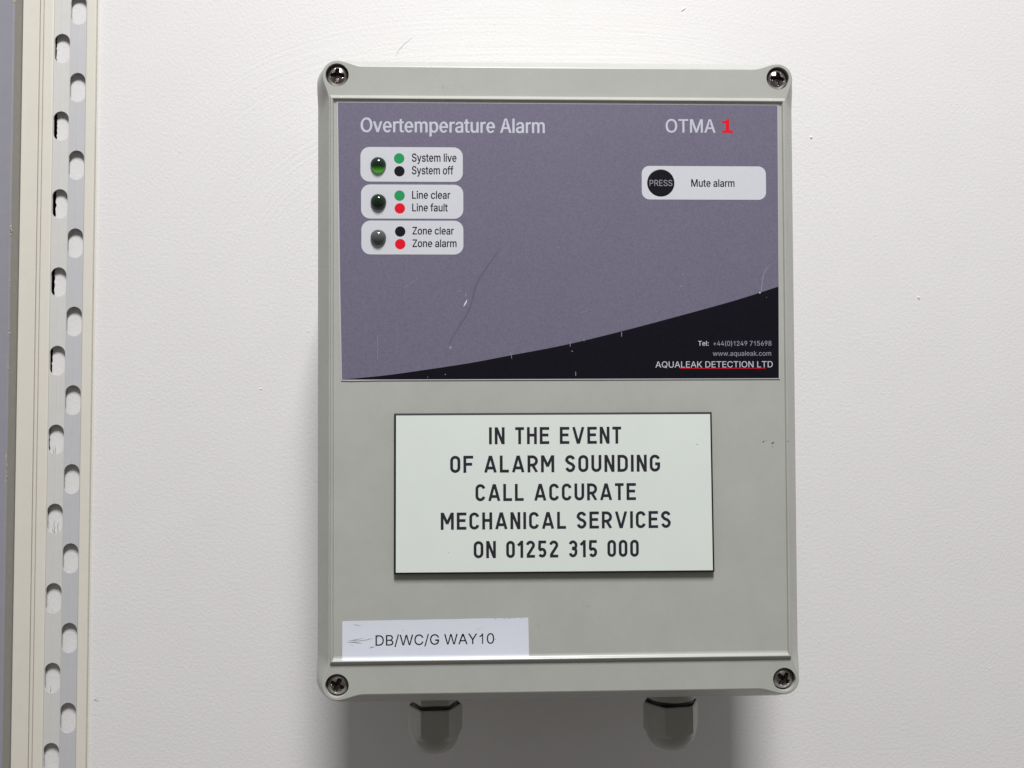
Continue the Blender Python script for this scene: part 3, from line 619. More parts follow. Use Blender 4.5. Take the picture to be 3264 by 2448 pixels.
# a hair-thin scratch in the paint over the box, pencil tick low on the left
stroke(mb, [(-61.4, 136.15), (-60.2, 138.6), (-57.6, 141.6), (-54.3, 144.3)], 0.18, -79.96, 'smudge', taper=True)
stroke(mb, [(-183.3, -128.1), (-182.6, -127.3), (-182.3, -128.2)], 0.22, -79.96, 'smudge')
stroke(mb, [(-181.9, -127.6), (-181.5, -128.4)], 0.2, -79.96, 'smudge')
# cracked paint seen through the slots near the plaster's edge
for (x0, y0, n) in ((-200.2, -27, 2), (-197.6, -58, 1), (-200.6, -60, 2), (-199.3, -57, 1), (-200.0, -92, 1), (-200.3, -124, 1)):
    for c in range(n):
        p, x, y = [], x0 + 0.5 * c, y0 + random.uniform(1, 3)
        for k in range(12):
            p.append((x, y))
            x += random.uniform(-0.35, 0.38)
            y -= random.uniform(0.35, 0.9)
        stroke(mb, p, 0.16, -79.95, 'crack', taper=True)
wall = structure(mb.build('wall', origin=(0, 0, -80), smooth=False))
wall.location = V(0.83, 0.3, WALL)
wall.scale = (WS, 1, WS)
mb = MB()
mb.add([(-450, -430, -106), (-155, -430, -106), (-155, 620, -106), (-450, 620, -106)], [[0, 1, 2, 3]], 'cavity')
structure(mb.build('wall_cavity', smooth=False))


# ------------------------------------------------------------------ left edge: perforated trim and the grey panel beside it
def lean(ob, pivot):
    ob.rotation_euler = (0, math.atan(TA), 0)
    return ob


TR = (-191.3, 0, -78.5)
trim = thing('perforated_trim', TR, 'pale metal edge trim with two staggered rows of slots running down the wall', 'trim')
trim.rotation_euler = (0, math.atan(TA), 0)
trim.location = V(TR[0] * WS + 0.83, TR[1] * WS + 0.3, TR[2] + WALL + 80 - 0.6)
trim.scale = (WS, 1, WS)
YT, YB = 235.0, -235.0


def slot_hole(cx, cy):
    w, h = 3.1, 6.05
    p = []
    for k in range(13):
        a = math.pi * k / 12
        p.append((cx + w * math.cos(a), cy + (h - w) + w * math.sin(a)))
    for k in range(13):
        a = math.pi + math.pi * k / 12
        p.append((cx + w * math.cos(a), cy - (h - w) + w * math.sin(a)))
    return p


XR, XL = -191.55, -198.0
R_Y = [153.43 + 31.93 * k for k in range(-11, 3)]
L_Y = [153.43 - 15.95 + 31.93 * k for k in range(-11, 3)]
R_Y = [y for y in R_Y if abs(y) < 225]
L_Y = [y for y in L_Y if abs(y) < 225]


def slotted_band(x0, x1, cx, cys, m, name):
    mb = MB()
    ys_ = sorted(cys)
    w, h, H_ = 3.1, 6.05, 7.6
    zt, zb = -77.0, -77.45
    y_prev = YB
    for cy in ys_:
        mb.add([(x0, y_prev, zt), (x1, y_prev, zt), (x1, cy - H_, zt), (x0, cy - H_, zt)], [[0, 1, 2, 3]], m)
        y_prev = cy + H_
        lo = [(cx + w * math.cos(t), cy - (h - w) + w * math.sin(t)) for t in [-math.pi / 2 - math.pi / 2 * k / 8 for k in range(9)]]
        hi = [(cx + w * math.cos(t), cy + (h - w) + w * math.sin(t)) for t in [math.pi - math.pi / 2 * k / 8 for k in range(9)]]
        half = lo + hi                                   # left side of the hole, bottom to top
        for sgn in (1, -1):
            xo = x0 if sgn == 1 else x1
            hh = [(cx + sgn * (p[0] - cx), p[1]) for p in half]
            poly = [(cx, cy - H_)] + hh + [(cx, cy + H_), (xo, cy + H_), (xo, cy - H_)]
            n = len(hh)
            # strips from the hole's edge out to the band's side
            vs = [(x, y, zt) for x, y in hh] + [(xo, y, zt) for x, y in hh] + [(cx, cy - H_, zt), (xo, cy - H_, zt), (cx, cy + H_, zt), (xo, cy + H_, zt)]
            fs = [[i, i + 1, n + i + 1, n + i] for i in range(n - 1)]
            fs += [[2 * n, 0, n, 2 * n + 1], [n - 1, 2 * n + 2, 2 * n + 3, 2 * n - 1]]
            mb.add(vs, fs, m)
            mb.add([(x, y, zt) for x, y in hh] + [(x, y, zb) for x, y in hh], [[i, i + 1, n + i + 1, n + i] for i in range(n - 1)], m)
    mb.add([(x0, y_prev, zt), (x1, y_prev, zt), (x1, YT, zt), (x0, YT, zt)], [[0, 1, 2, 3]], m)
    for x in (x0, x1):
        mb.add([(x, YB, zb), (x, YT, zb), (x, YT, zt), (x, YB, zt)], [[0, 1, 2, 3]], m)
    # fine drawn ribs: one on the band's axis (broken by the slots)
    cuts = [YB] + [q for y in ys_ for q in (y - 6.3, y + 6.3)] + [YT]
    for k in range(0, len(cuts), 2):
        a, b = cuts[k], cuts[k + 1]
        mb.add([(cx - 0.16, a, -77.0), (cx, a, -76.86), (cx + 0.16, a, -77.0),
                (cx - 0.16, b, -77.0), (cx, b, -76.86), (cx + 0.16, b, -77.0)], [[0, 1, 4, 3], [1, 2, 5, 4]], m)
    return mb.build(name, trim, TR, smooth=False)


slotted_band(-201.25, -194.78, XL, L_Y, 'satin_light', 'slotted_strip')
slotted_band(-194.74, -188.32, XR, R_Y, 'satin', 'slotted_strip')


def long_bar(mb, prof, m):
    """profile (x, z) run along the trim"""
    a = [(x, YB, z) for x, z in prof]
    b = [(x, YT, z) for x, z in prof]
    n = len(prof)
    mb.add(a + b, [[i, i + 1, n + i + 1, n + i] for i in range(n - 1)], m)


mb = MB()
long_bar(mb, [(-213.7, -78.3), (-213.7, -76.5), (-213.4, -76.2), (-207.15, -76.2), (-206.95, -76.4), (-206.93, -78.3)], 'cream')
long_bar(mb, [(-206.75, -78.3), (-206.72, -76.6), (-206.4, -76.35), (-205.75, -76.35), (-205.5, -76.6), (-205.47, -78.3)], 'cream')
long_bar(mb, [(-205.27, -78.3), (-205.25, -76.6), (-205.0, -76.45), (-201.9, -76.65), (-201.35, -76.88), (-201.28, -78.3)], 'cream')
mb.build('painted_strip', trim, TR, smooth=False)
mb = MB()
long_bar(mb, [(-188.28, -78.3), (-188.2, -76.95), (-187.7, -76.9), (-184.95, -77.0), (-184.6, -77.3), (-184.6, -78.6)], 'cream')
long_bar(mb, [(-184.55, -79.9), (-184.5, -79.0), (-184.0, -79.35), (-183.6, -79.99)], 'cream')
mb.build('painted_strip', trim, TR, smooth=False)

PN = (-270, -235, -73.5)
pan = thing('grey_panel', PN, 'flat blue-grey panel with a chipped edge left of the slotted trim', 'panel')
pan.rotation_euler = (0, math.atan(TA), 0)
pan.location = V(PN[0] * WS + 0.83, PN[1] * WS + 0.3, PN[2] + WALL + 80)
pan.scale = (WS, 1, WS)
mb = MB()
xe = -213.85 - 235 * TA * 0      # right edge of the panel, against the trim
rg = []
prof = [(xe, -78.2), (xe, -70.6), (xe - 0.12, -70.25), (xe - 0.5, -70.0), (-330, -70.0)]
# the panel turns about its lower end, so undo the shift that gives at mid height
sh = -(0 - PN[1]) * TA
mb.add([(x + sh, YB, z) for x, z in prof[:3]] + [(x + sh, YT, z) for x, z in prof[:3]],
       [[1, 0, 3, 4], [2, 1, 4, 5]], 'panel_edge')
mb.add([(x + sh, YB, z) for x, z in prof[2:]] + [(x + sh, YT, z) for x, z in prof[2:]],
       [[1, 0, 3, 4], [2, 1, 4, 5]], 'panel_blue')
for (y, n, r) in ((62.4, 5, 0.6), (44.2, 3, 0.45), (40, 3, 0.25), (21, 8, 0.4), (8, 6, 0.35), (-5, 3, 0.2), (-29.4, 5, 0.5), (-32, 4, 0.4),
                  (-38.2, 4, 0.4), (-46, 5, 0.25), (-56, 4, 0.22), (152.5, 5, 0.5), (146, 3, 0.3)):
    for k in range(n):
        yy = y + random.uniform(-2.5, 2.5)
        rr = r * random.uniform(0.4, 1.0)
        x = xe + sh - 0.15 + random.uniform(-0.3, 0.15)
        c = [(x + rr * 0.6 * math.cos(t) * random.uniform(0.6, 1.2), yy + rr * 1.3 * math.sin(t)) for t in [2 * math.pi * j / 8 for j in range(8)]]
        mb.rings([[(a, b, -70.6) for a, b in c], [(x + (a - x) * .7, yy + (b - yy) * .7, -69.92) for a, b in c]], 'bare')
mb.build('board', pan, PN, smooth=False)

# ------------------------------------------------------------------ the alarm box
BX = (0, 0, -92)
box = thing('alarm_box', BX, 'grey plastic wall-mounted alarm box with purple fascia and engraved white plate', 'alarm box')
SCX, SCY = 73.75, 100.44


def s01(t):
    return t * t * (3 - 2 * t)


def lid_outline(sx, sy, r, z, reach=8.8):
    """rounded outline with lobes of radius r about the screws, eased into straight sides at sx, sy"""
    q = []      # the top right quadrant, from the right side's middle counter-clockwise to the top's middle
    for t in (0.0, 0.3, 0.6, 0.8, 0.9):
        q.append((sx, (SCY - reach) * t))
    for k in range(11):
        t = k / 10
        q.append((sx + (SCX + r - sx) * s01(t), SCY - reach + reach * t))
    for k in range(1, 16):
        a = math.radians(90 * k / 16)
        q.append((SCX + r * math.cos(a), SCY + r * math.sin(a)))
    for k in range(11):
        t = 1 - k / 10
        q.append((SCX - reach + reach * t, sy + (SCY + r - sy) * s01(t)))
    for t in (0.9, 0.8, 0.6, 0.3):
        q.append(((SCX - reach) * t, sy))
    p = list(q)
    p += [(-x, y) for x, y in ([(0.0, sy)] + q[::-1])]
    p = p[:-1]
    p += [(-x, -y) for x, y in q]
    p += [(x, -y) for x, y in ([(0.0, sy)] + q[::-1])][:-1]
    return [(x, y, z) for x, y in p]


# body behind the lid, fixed to the wall
mb = MB()
def base_ring(x, y, r, z):
    return [(a, b, z) for a, b in rrect(-x, -y, x, y, r)]
mb.rings([base_ring(78.9, 105.6, 8, -92), base_ring(80.0, 107.2, 8, -12.5), base_ring(80.0, 107.2, 8, -10.2)], 'grey_plastic')
mb.build('base', box, BX)

# lid: lip, sloping flanks, front face with four screw wells, raised centre with a sunken field
mb = MB()
O = [lid_outline(81.3, 108.45, 8.0, -11.6), lid_outline(81.65, 108.7, 8.25, -11.2), lid_outline(81.65, 108.7, 8.25, -10.2),
     lid_outline(81.3, 108.4, 7.98, -9.7),
     lid_outline(76.75, 103.8, 5.05, -0.55), lid_outline(76.45, 103.5, 4.82, -0.12), lid_outline(76.15, 103.2, 4.6, 0.0)]
mb.rings(O, 'grey_plastic', cap_end=False)
wells = [circle(sx_ * SCX, sy_ * SCY, 3.85, 40) for sx_ in (1, -1) for sy_ in (1, -1)]
v, f = curve_mesh([[(x, y) for x, y, z in O[-1]]] + wells)
ff = []
for k in f:
    area = sum(v[k[i]][0] * v[k[(i + 1) % len(k)]][1] - v[k[(i + 1) % len(k)]][0] * v[k[i]][1] for i in range(len(k)))
    ff.append(k if area > 0 else k[::-1])
mb.add([(a, b, 0.0) for a, b, c in v], ff, 'grey_plastic', flat=True)
for w in wells:
    cx = sum(p[0] for p in w) / len(w)
    cy = sum(p[1] for p in w) / len(w)
    mb.rings([[(x, y, 0.0) for x, y in w], [(cx + (x - cx) * .985, cy + (y - cy) * .985, -0.12) for x, y in w],
              [(cx + (x - cx) * .985, cy + (y - cy) * .985, -3.6) for x, y in w]], 'grey_plastic')
def rect(x, y, z):
    return [(-x, -y, z), (x, -y, z), (x, y, z), (-x, y, z)]
mb.rings([rect(76.15, 93.75, -0.25), rect(76.1, 93.65, 0.02), rect(75.95, 93.45, 0.12), rect(75.72, 92.75, 0.95), rect(75.55, 92.5, 1.1),
          rect(75.2, 92.25, 1.1), rect(75.02, 92.1, 1.0), rect(74.93, 91.95, 0.82), rect(74.88, 91.72, 0.6),
          rect(74.84, 91.4, 0.42), rect(74.8, 91.1, 0.3), rect(74.75, 90.8, 0.25)], 'grey_plastic', cap_end=False)
mb.add(rect(74.75, 90.8, 0.25), [[0, 1, 2, 3]], 'grey_plastic', flat=True)
# rub marks and grit on the plastic
for (x, y, r, m) in ((67.5, -21.7, .35, 'dirt'), (68.4, -21.3, .2, 'dirt'), (70.5, -22.2, .45, 'dirt'), (70.9, -21.95, .25, 'dirt'), (70.4, -23.3, .2, 'dirt')):
    blob(mb, x, y, r, 0.27, m, 0.6, 0.5)
for (x, y, z, r) in ((75.45, -21.65, 1.12, .22), ):
    blob(mb, x, y, r, z, 'dirt')
for k in range(46):
    # fine grit left on the upper band
    x, y = random.gauss(-40, 9), random.gauss(97.2, 1.6)
    if y < 102 and y > 94.2:
        blob(mb, x, y, random.uniform(0.05, 0.13), 0.012, random.choice(('smudge', 'smudge', 'dirt')))
for (x, y) in ((-8, -66.5), (-5.5, -70), (4, -72), (18, -70.5), (30, -75), (-62, -60), (60, -50), (64, -12), (-60, -9), (12, -79), (-48, -72), (-2, -76)):
    blob(mb, x, y, random.uniform(0.08, 0.17), 0.262, 'smudge')
for p in ([(3.5, -70.5), (4.6, -71.4)], [(-5.2, -66.2), (-4.4, -67.6)], [(7, -76), (8.8, -75.2), (9.4, -76.4)], [(23, -73), (24.5, -71.8)],
          [(-8.6, -80.5), (-7.7, -81.6), (-7.8, -82.4)]):
    stroke(mb, p, 0.13, 0.266, 'smudge', taper=True)
mb.build('lid', box, BX, angle=28)

# ---- screws
def screw_mesh():
    mb = MB()
    N, R_ = 60, 3.55
    def hz(x, y):
        r = math.hypot(x, y)
        dome = 2.1 * math.sqrt(max(0.0, 1 - (r / (R_ * 1.02)) ** 2)) ** 1.0
        d = 0.0
        for u, w in ((x, y), (y, x)):
            half = 0.48 + 0.14 * (1 - min(1, abs(u) / 2.2))
            edge_ = max(abs(w) - half, 0)
            end = max(abs(u) - 2.05, 0)
            k = max(0.0, 1 - edge_ / 0.16) * max(0.0, 1 - end / 0.3)
            depth = 1.75 - 0.45 * abs(u)
            d = max(d, k * depth)
        if r < 0.95:
            d = max(d, 1.85 * max(0, min(1, (0.95 - r) / 0.3)))
        return dome - d, d
    rings = []
    seg = 72
    nr = 34
    vs = [(0, 0, hz(0, 0)[0])]
    dep = [1.4]
    for i in range(1, nr + 1):
        r = R_ * i / nr
        for j in range(seg):
            a = 2 * math.pi * j / seg
            x, y = r * math.cos(a), r * math.sin(a)
            zz, dd = hz(x, y)
            vs.append((x, y, zz))
            dep.append(dd)
    for j in range(seg):
        a = 2 * math.pi * j / seg
        vs.append((R_ * math.cos(a), R_ * math.sin(a), -1.6))
        dep.append(0.0)
    fs = [[0, 1 + j, 1 + (j + 1) % seg] for j in range(seg)]
    for i in range(nr):
        a, b = 1 + i * seg, 1 + (i + 1) * seg
        for j in range(seg):
            k = (j + 1) % seg
            fs.append([a + j, b + j, b + k, a + k])
    me = bpy.data.meshes.new('screw')
    me.from_pydata([Vector((x, -z, y)) / 1000 for x, y, z in vs], [], fs)
    me.materials.append(M['steel'])
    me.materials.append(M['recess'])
    for p in me.polygons:
        p.use_smooth = True
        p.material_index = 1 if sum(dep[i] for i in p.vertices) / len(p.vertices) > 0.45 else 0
    me.set_sharp_from_angle(angle=math.radians(50))
    return me


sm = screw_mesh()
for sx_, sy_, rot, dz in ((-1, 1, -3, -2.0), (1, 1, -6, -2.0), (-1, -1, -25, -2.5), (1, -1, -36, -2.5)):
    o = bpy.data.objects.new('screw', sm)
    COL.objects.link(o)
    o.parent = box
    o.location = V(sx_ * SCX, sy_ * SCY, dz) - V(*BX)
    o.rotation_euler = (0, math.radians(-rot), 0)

# ---- cable glands under the box
def gland(cx, turn, round_body, big=1.0):
    g = MB()
    cz = -40.0
    def hexr(r, y, n=6, ph=turn):
        return [(cx + r * math.cos(math.radians(60 * k) + ph), y, cz + r * math.sin(math.radians(60 * k) + ph)) for k in range(n)][::-1]
    def rnd(r, y, n=48):
        return [(cx + r * math.cos(2 * math.pi * k / n), y, cz + r * math.sin(2 * math.pi * k / n)) for k in range(n)][::-1]
    # the gland's fixed hexagon against the box, and its threaded neck
    if round_body:
        g.rings([rnd(9.3, -106.0), rnd(9.3, -116.9), rnd(8.9, -117.4)], 'gland_plastic', cap_end=True)
    else:
        g.rings([hexr(9.95, -106.0), hexr(9.95, -116.9), hexr(9.5, -117.4)], 'gland_plastic', cap_end=True)
    body = g.build('cable_gland', box, BX, angle=25)
    w = MB()
    w.rings([rnd(8.2, -117.2), rnd(8.2, -119.8)], 'rubber', cap_end=False)
    w.rings([rnd(8.5, -117.5), rnd(8.5, -118.6), rnd(7.0, -118.7)], 'rubber', cap_end=False, cap_start=True)
    w.build('sealing_ring', body, BX)
    # the clamping nut: chamfered hexagon running into a round nose
    n = MB()
    N = 72
    def hexpt(r, a):
        b = (a - turn) % (math.pi / 3) - math.pi / 6
        return r * math.cos(math.pi / 6) / math.cos(b)
    def prof(rh, rc, y, k_=1.0):
        out = []
        for k in range(N):
            a = 2 * math.pi * k / N + turn
            r = min(hexpt(rh, a), rc) * big
            out.append((cx + r * math.cos(a), y, cz + r * math.sin(a)))
        return out[::-1]
    n.rings([prof(9.6, 9.2, -118.9), prof(10.05, 9.75, -119.3), prof(10.05, 10.05, -120.0), prof(10.05, 10.05, -128.2),
             prof(10.05, 9.3, -129.2), prof(10.05, 8.75, -130.3)], 'gland_plastic', cap_end=False)
    n.rings([prof(10.05, 8.75, -130.3), prof(10.05, 8.5, -130.4), prof(10, 8.45, -131.0), prof(10, 8.1, -132.2), prof(10, 7.4, -133.5),
             prof(10, 6.3, -134.7), prof(10, 4.9, -135.5), prof(10, 3.6, -135.8)], 'gland_plastic', cap_end=False)
    n.rings([prof(10, 3.6, -135.8), prof(10, 3.4, -134.0)], 'rubber', cap_end=True)
    n.rings([prof(9.6, 9.2, -118.9), prof(9.6, 6.0, -118.85)], 'rubber', cap_end=False)
    n.build('clamping_nut', body, BX, angle=21)


gland(-43.7, math.radians(-2.7), False)
gland(43.7, math.radians(-8), True, 1.055)

# ---- the purple fascia: a film label, its print, legends and lettering
mb = MB()
film = [(-72.35, -0.98), (-69.5, -1.12), (-60, -0.95), (0, -0.93), (73.25, -0.9), (73.7, 91.2), (-73.85, 91.2), (-73.55, 60), (-73.0, 20)]
mb.prism(film, 0.24, 0.52, 'film', bevel=0.06)
fascia = mb.build('fascia_label', box, BX, smooth=False)
Z1, Z2, Z3, Z4 = 0.55, 0.58, 0.61, 0.64
SW = [(-72.03, -0.55), (-57.99, 0.76), (-44.2, 2.64), (-29.69, 4.83), (-16.52, 7.3), (1.29, 10.66), (20.17, 15.17), (41.27, 20.73), (58.93, 25.6), (73.06, 30.1)]


def smooth_line(p, sub=6):
    out = []
    for i in range(len(p) - 1):
        a = p[max(i - 1, 0)]
        b, c = p[i], p[i + 1]
        d = p[min(i + 2, len(p) - 1)]
        for k in range(sub):
            t = k / sub
            out.append(tuple(0.5 * (2 * b[j] + (c[j] - a[j]) * t + (2 * a[j] - 5 * b[j] + 4 * c[j] - d[j]) * t * t
                                    + (3 * b[j] - a[j] - 3 * c[j] + d[j]) * t ** 3) for j in (0, 1)))
    return out + [p[-1]]


SWS = smooth_line(SW)
mb = MB()
mb.sheet(SWS + [(73.32, 91.1), (-73.4, 91.08), (-73.0, 60), (-72.6, 30)], Z1, 'purple')
mb.sheet([(-72.03, -0.56), (72.82, -0.52)] + SWS[::-1][:-1], Z1, 'black_print')
# wear: rub marks, nicks and hairline scratches in the film
dk = smooth_line([(-19.5, 42.88), (-23.34, 38.0), (-27.53, 31.38), (-30.33, 22.34), (-34.5, 15.41), (-37.27, 10.56)])
stroke(mb, dk, 0.6, Z2 - .005, 'dark_scuff', taper=True)
stroke(mb, [(-20.6, 42.3), (-24.6, 36.2), (-26.6, 32.6)], 0.3, Z2, 'dark_scuff', taper=True)
stroke(mb, [(-31.0, 25.7), (-31.2, 25.0), (-31.7, 24.2), (-32.1, 23.4)], 0.5, Z2, 'chip', taper=True)
stroke(mb, [(-32.66, 28.95), (-33.4, 28.6), (-34.29, 28.25)], 0.22, Z2, 'scuff', taper=True)
stroke(mb, [(-31.25, 28.0), (-31.5, 27.5), (-31.3, 26.8)], 0.22, Z2, 'scuff', taper=True)
blob(mb, -36.5, 9.85, 0.45, Z2, 'scuff', 0.8)
for p, w in (([(-60.35, 14.2), (-60.36, 6.1)], 0.1), ([(-51.7, 29.6), (-47.6, 32.4)], 0.11), ([(-16.6, 8.3), (-16.25, 6.2)], 0.14),
             ([(20.24, 14.98), (20.23, 13.4)], 0.18), ([(3.11, 11.7), (3.1, 10.1)], 0.15), ([(4.9, 1.78), (4.89, 0.39)], 0.18),
             ([(-44.0, 0.3), (-43.95, -0.05)], 0.15), ([(3.5, 8.7), (3.95, 8.5)], 0.18), ([(7.7, 12.6), (7.72, 11.9)], 0.16)):
    stroke(mb, p, w, Z2, 'scuff', taper=False)
stroke(mb, smooth_line([(70.56, 37.93), (68.22, 34.58), (67.28, 29.3), (66.8, 28.3)]), 0.2, Z2, 'scuff', taper=True)
blob(mb, 66.73, 28.0, 0.28, Z2 + .004, 'chip')
for (x, y, r) in ((40.3, 30.1, .24), (40.9, 34.1, .2), (42.6, 33.8, .2), (-0.6, 43.0, .22), (-38.2, 1.05, .2), (69, 26.5, .12), (-64.8, 83.2, .16),
                  (12, 47, .1), (-22, 26, .12), (25, 60, .1), (-10, 70, .1), (58, 45, .12)):
    blob(mb, x, y, r, Z2 + .002, 'scuff')
stroke(mb, smooth_line([(4.5, 19.9), (7.5, 21.7), (11.1, 22.5)]), 0.1, Z2, 'scuff', taper=True)
for k in range(46):
    x, y = random.uniform(-70, 70), random.uniform(14, 88)
    if y < 34 and x > 0:
        continue
    a, L_ = random.uniform(0, math.pi), random.uniform(0.6, 3.4)
    if any(a0 - 2 < x < a1 + 2 and b0 - 2 < y < b1 + 2 for a0, b0, a1, b1 in ((-66, 40, -32, 77), (27, 59, 70, 71), (-66, 79, -4, 87), (35, 80, 60, 87))):
        continue
    stroke(mb, [(x, y), (x + L_ * .5 * math.cos(a), y + L_ * .5 * math.sin(a)), (x + L_ * math.cos(a + .15), y + L_ * math.sin(a + .15))],
           random.uniform(0.035, 0.065), Z2 + 0.001 * (k % 5), 'scuff', taper=True)
mb.build('printed_background', fascia, BX, smooth=False)

# title and model lettering
mb = MB()
put_text(mb, 'Overtemperature Alarm', -65.92, -4.94, 81.25, 4.72, Z2, 'title_print', bold=0.016, spacing=1.0)
mb.build('title_lettering', fascia, BX, smooth=False)
mb = MB()
put_text(mb, 'OTMA', 35.51, 52.32, 81.7, 4.45, Z2, 'title_print', bold=0.011)
one = [(54.6, 81.72), (58.22, 81.72), (58.22, 82.48), (56.98, 82.48), (56.98, 86.45), (56.35, 86.45), (55.85, 85.85), (54.5, 85.6), (54.5, 84.85), (55.75, 85.0),
       (55.75, 82.48), (54.6, 82.48)]
v, f = curve_mesh([one])
mb.add([(a, b, Z2) for a, b, c in v], f, 'red_print')
mb.build('model_lettering', fascia, BX, smooth=False)

# the three white legend fields with their dots and words
legend = (((-65.97, 64.77, -32.23, 76.28), ((-53.24, 72.52, 'green_print'), (-53.15, 68.26, 'ink')),
           (('System live', -49.06, -34.28, 71.49, 2.66), ('System off', -49.07, -35.32, 67.30, 2.66)), 'white field reading System live, System off'),
          ((-65.77, 52.51, -32.10, 63.84), ((-53.13, 60.17, 'green_print'), (-53.04, 55.94, 'red_print')),
           (('Line clear', -49.01, -36.39, 59.18, 2.5), ('Line fault', -48.97, -37.23, 55.0, 2.5)), 'white field reading Line clear, Line fault'),
          ((-65.67, 40.64, -32.11, 51.87), ((-52.93, 48.25, 'ink'), (-52.92, 44.09, 'red_print')),
           (('Zone clear', -48.91, -35.25, 47.32, 2.46), ('Zone alarm', -48.91, -34.36, 43.15, 2.46)), 'white field reading Zone clear, Zone alarm'))
for (x0, y0, x1, y1), dots, words, lab in legend:
    mb = MB()
    mb.sheet(rrect(x0, y0, x1, y1, 3.0), Z3, 'white_print')
    for x, y, m in dots:
        mb.sheet(circle(x, y, 1.72), Z4, m)
    for s, a, b, base, cap in words:
        put_text(mb, s, a, b, base, cap, Z4, 'ink', bold=0.014)
    o = mb.build('legend_field', fascia, BX, smooth=False)
    o['label'] = lab
mb = MB()
mb.sheet(rrect(27.34, 59.15, 69.15, 70.41, 2.6), Z3, 'white_print')
put_text(mb, 'Mute alarm', 43.94, 58.53, 63.53, 2.45, Z4, 'ink', bold=0.014)
o = mb.build('legend_field', fascia, BX, smooth=False)
o['label'] = 'white field reading Mute alarm'
mb = MB()
ring = [[(33.72 + r * math.cos(2 * math.pi * k / 48), 64.7 + r * math.sin(2 * math.pi * k / 48), z) for k in range(48)]
        for r, z in ((4.58, Z3 + .01), (4.5, Z4 + .03), (4.3, Z4 + .05))]
mb.rings(ring, 'black_print')
put_text(mb, 'PRESS', 29.95, 37.57, 63.68, 2.02, Z4 + .09, 'small_print', bold=0.0)
mb.build('push_button', fascia, BX)
mb = MB()
put_text(mb, 'Tel:', 45.78, 49.32, 10.33, 1.57, Z2, 'maker_print', bold=0.012)
put_text(mb, '+44(0)1249 715698', 50.9, 70.42, 10.31, 1.57, Z2, 'small_print', bold=0.004)
put_text(mb, 'www.aqualeak.com', 50.7, 70.27, 6.95, 1.56, Z2, 'small_print')
put_text(mb, 'AQUALEAK DETECTION LTD', 31.46, 70.79, 3.08, 2.03, Z2, 'maker_print', bold=0.004)
mb.sheet([(39.55, 2.68), (68.41, 2.68), (68.41, 2.88), (39.55, 2.88)], Z3, 'red_print')
mb.build('maker_lettering', fascia, BX, smooth=False)


# ---- indicator lights: domed lenses standing through the fascia
def led_lit_material():
    m = M['led_green'].copy()
    m.name = 'lit_green_lens'
    n, l = m.node_tree.nodes, m.node_tree.links
    b = n['Principled BSDF']
    t = n.new('ShaderNodeTexCoord')
    s = n.new('ShaderNodeSeparateXYZ')
    l.new(t.outputs['Object'], s.inputs[0])
    q = n.new('ShaderNodeMapRange')
    q.interpolation_type = 'SMOOTHSTEP'
    q.inputs['From Min'].default_value = -0.0005
    q.inputs['From Max'].default_value = -0.0029
    l.new(s.outputs['Z'], q.inputs['Value'])
    b.inputs['Emission Color'].default_value = (0.07, 0.42, 0.008, 1)
    mu = n.new('ShaderNodeMath')
    mu.operation = 'MULTIPLY'
    mu.inputs[1].default_value = 0.75
    l.new(q.outputs[0], mu.inputs[0])
    l.new(mu.outputs[0], b.inputs['Emission Strength'])
    return m


M['led_lit'] = led_lit_material()
for (x, y, m, lab) in ((-60.1, 70.3, 'led_lit', 'green light glowing in its lower half'), (-60.05, 58.05, 'led_green', 'dark green light'),
                       (-60.1, 46.28, 'led_clear', 'unlit clear grey light')):
    mb = MB()
    rg = []
    for r, z in ((2.58, Z3), (2.58, 0.8)):
        rg.append([(x + r * math.cos(2 * math.pi * k / 40), y + r * math.sin(2 * math.pi * k / 40), z) for k in range(40)])
    for j in range(1, 10):
        a = math.radians(9.6 * j)
        r, z = 2.58 * math.cos(a), 0.8 + 2.0 * math.sin(a)
        rg.append([(x + r * math.cos(2 * math.pi * k / 40), y + r * math.sin(2 * math.pi * k / 40), z) for k in range(40)])
    mb.rings(rg, m)
    o = mb.build('indicator_light', box, (x, y, 1.3), angle=60)
    o.location = V(x, y, 1.3) - V(*BX)
    o['label'] = lab

# ---- engraved plate
mb = MB()
PB = [(-55.03, -64.18), (50.28, -64.44), (49.83, -11.73), (-54.89, -11.76)]
mb.rings([[(x, y, 0.24) for x, y in inset(PB, 0.25)], [(x, y, 0.55) for x, y in inset(PB, 0.25)], [(x, y, 0.56) for x, y in PB],
          [(x, y, 1.7) for x, y in PB], [(x, y, 2.30) for x, y in inset(PB, 0.68)]], 'plate_black')
plate = mb.build('instruction_plate', box, BX, smooth=False)
mb = MB()
mb.sheet(inset(PB, 0.68), 2.33, 'plate_white')
blob(mb, 44.71, -22.38, 0.18, 2.345, 'ink')
blob(mb, -37.16, -57.1, 0.16, 2.345, 'smudge')
mb.build('white_face', plate, BX, smooth=False)


def arc(cx, cy, rx, ry, a0, a1, n=9):
    return [(cx + rx * math.cos(math.radians(a0 + (a1 - a0) * k / n)), cy + ry * math.sin(math.radians(a0 + (a1 - a0) * k / n))) for k in range(n + 1)]


SWD = 0.165           # stroke width, in cap heights


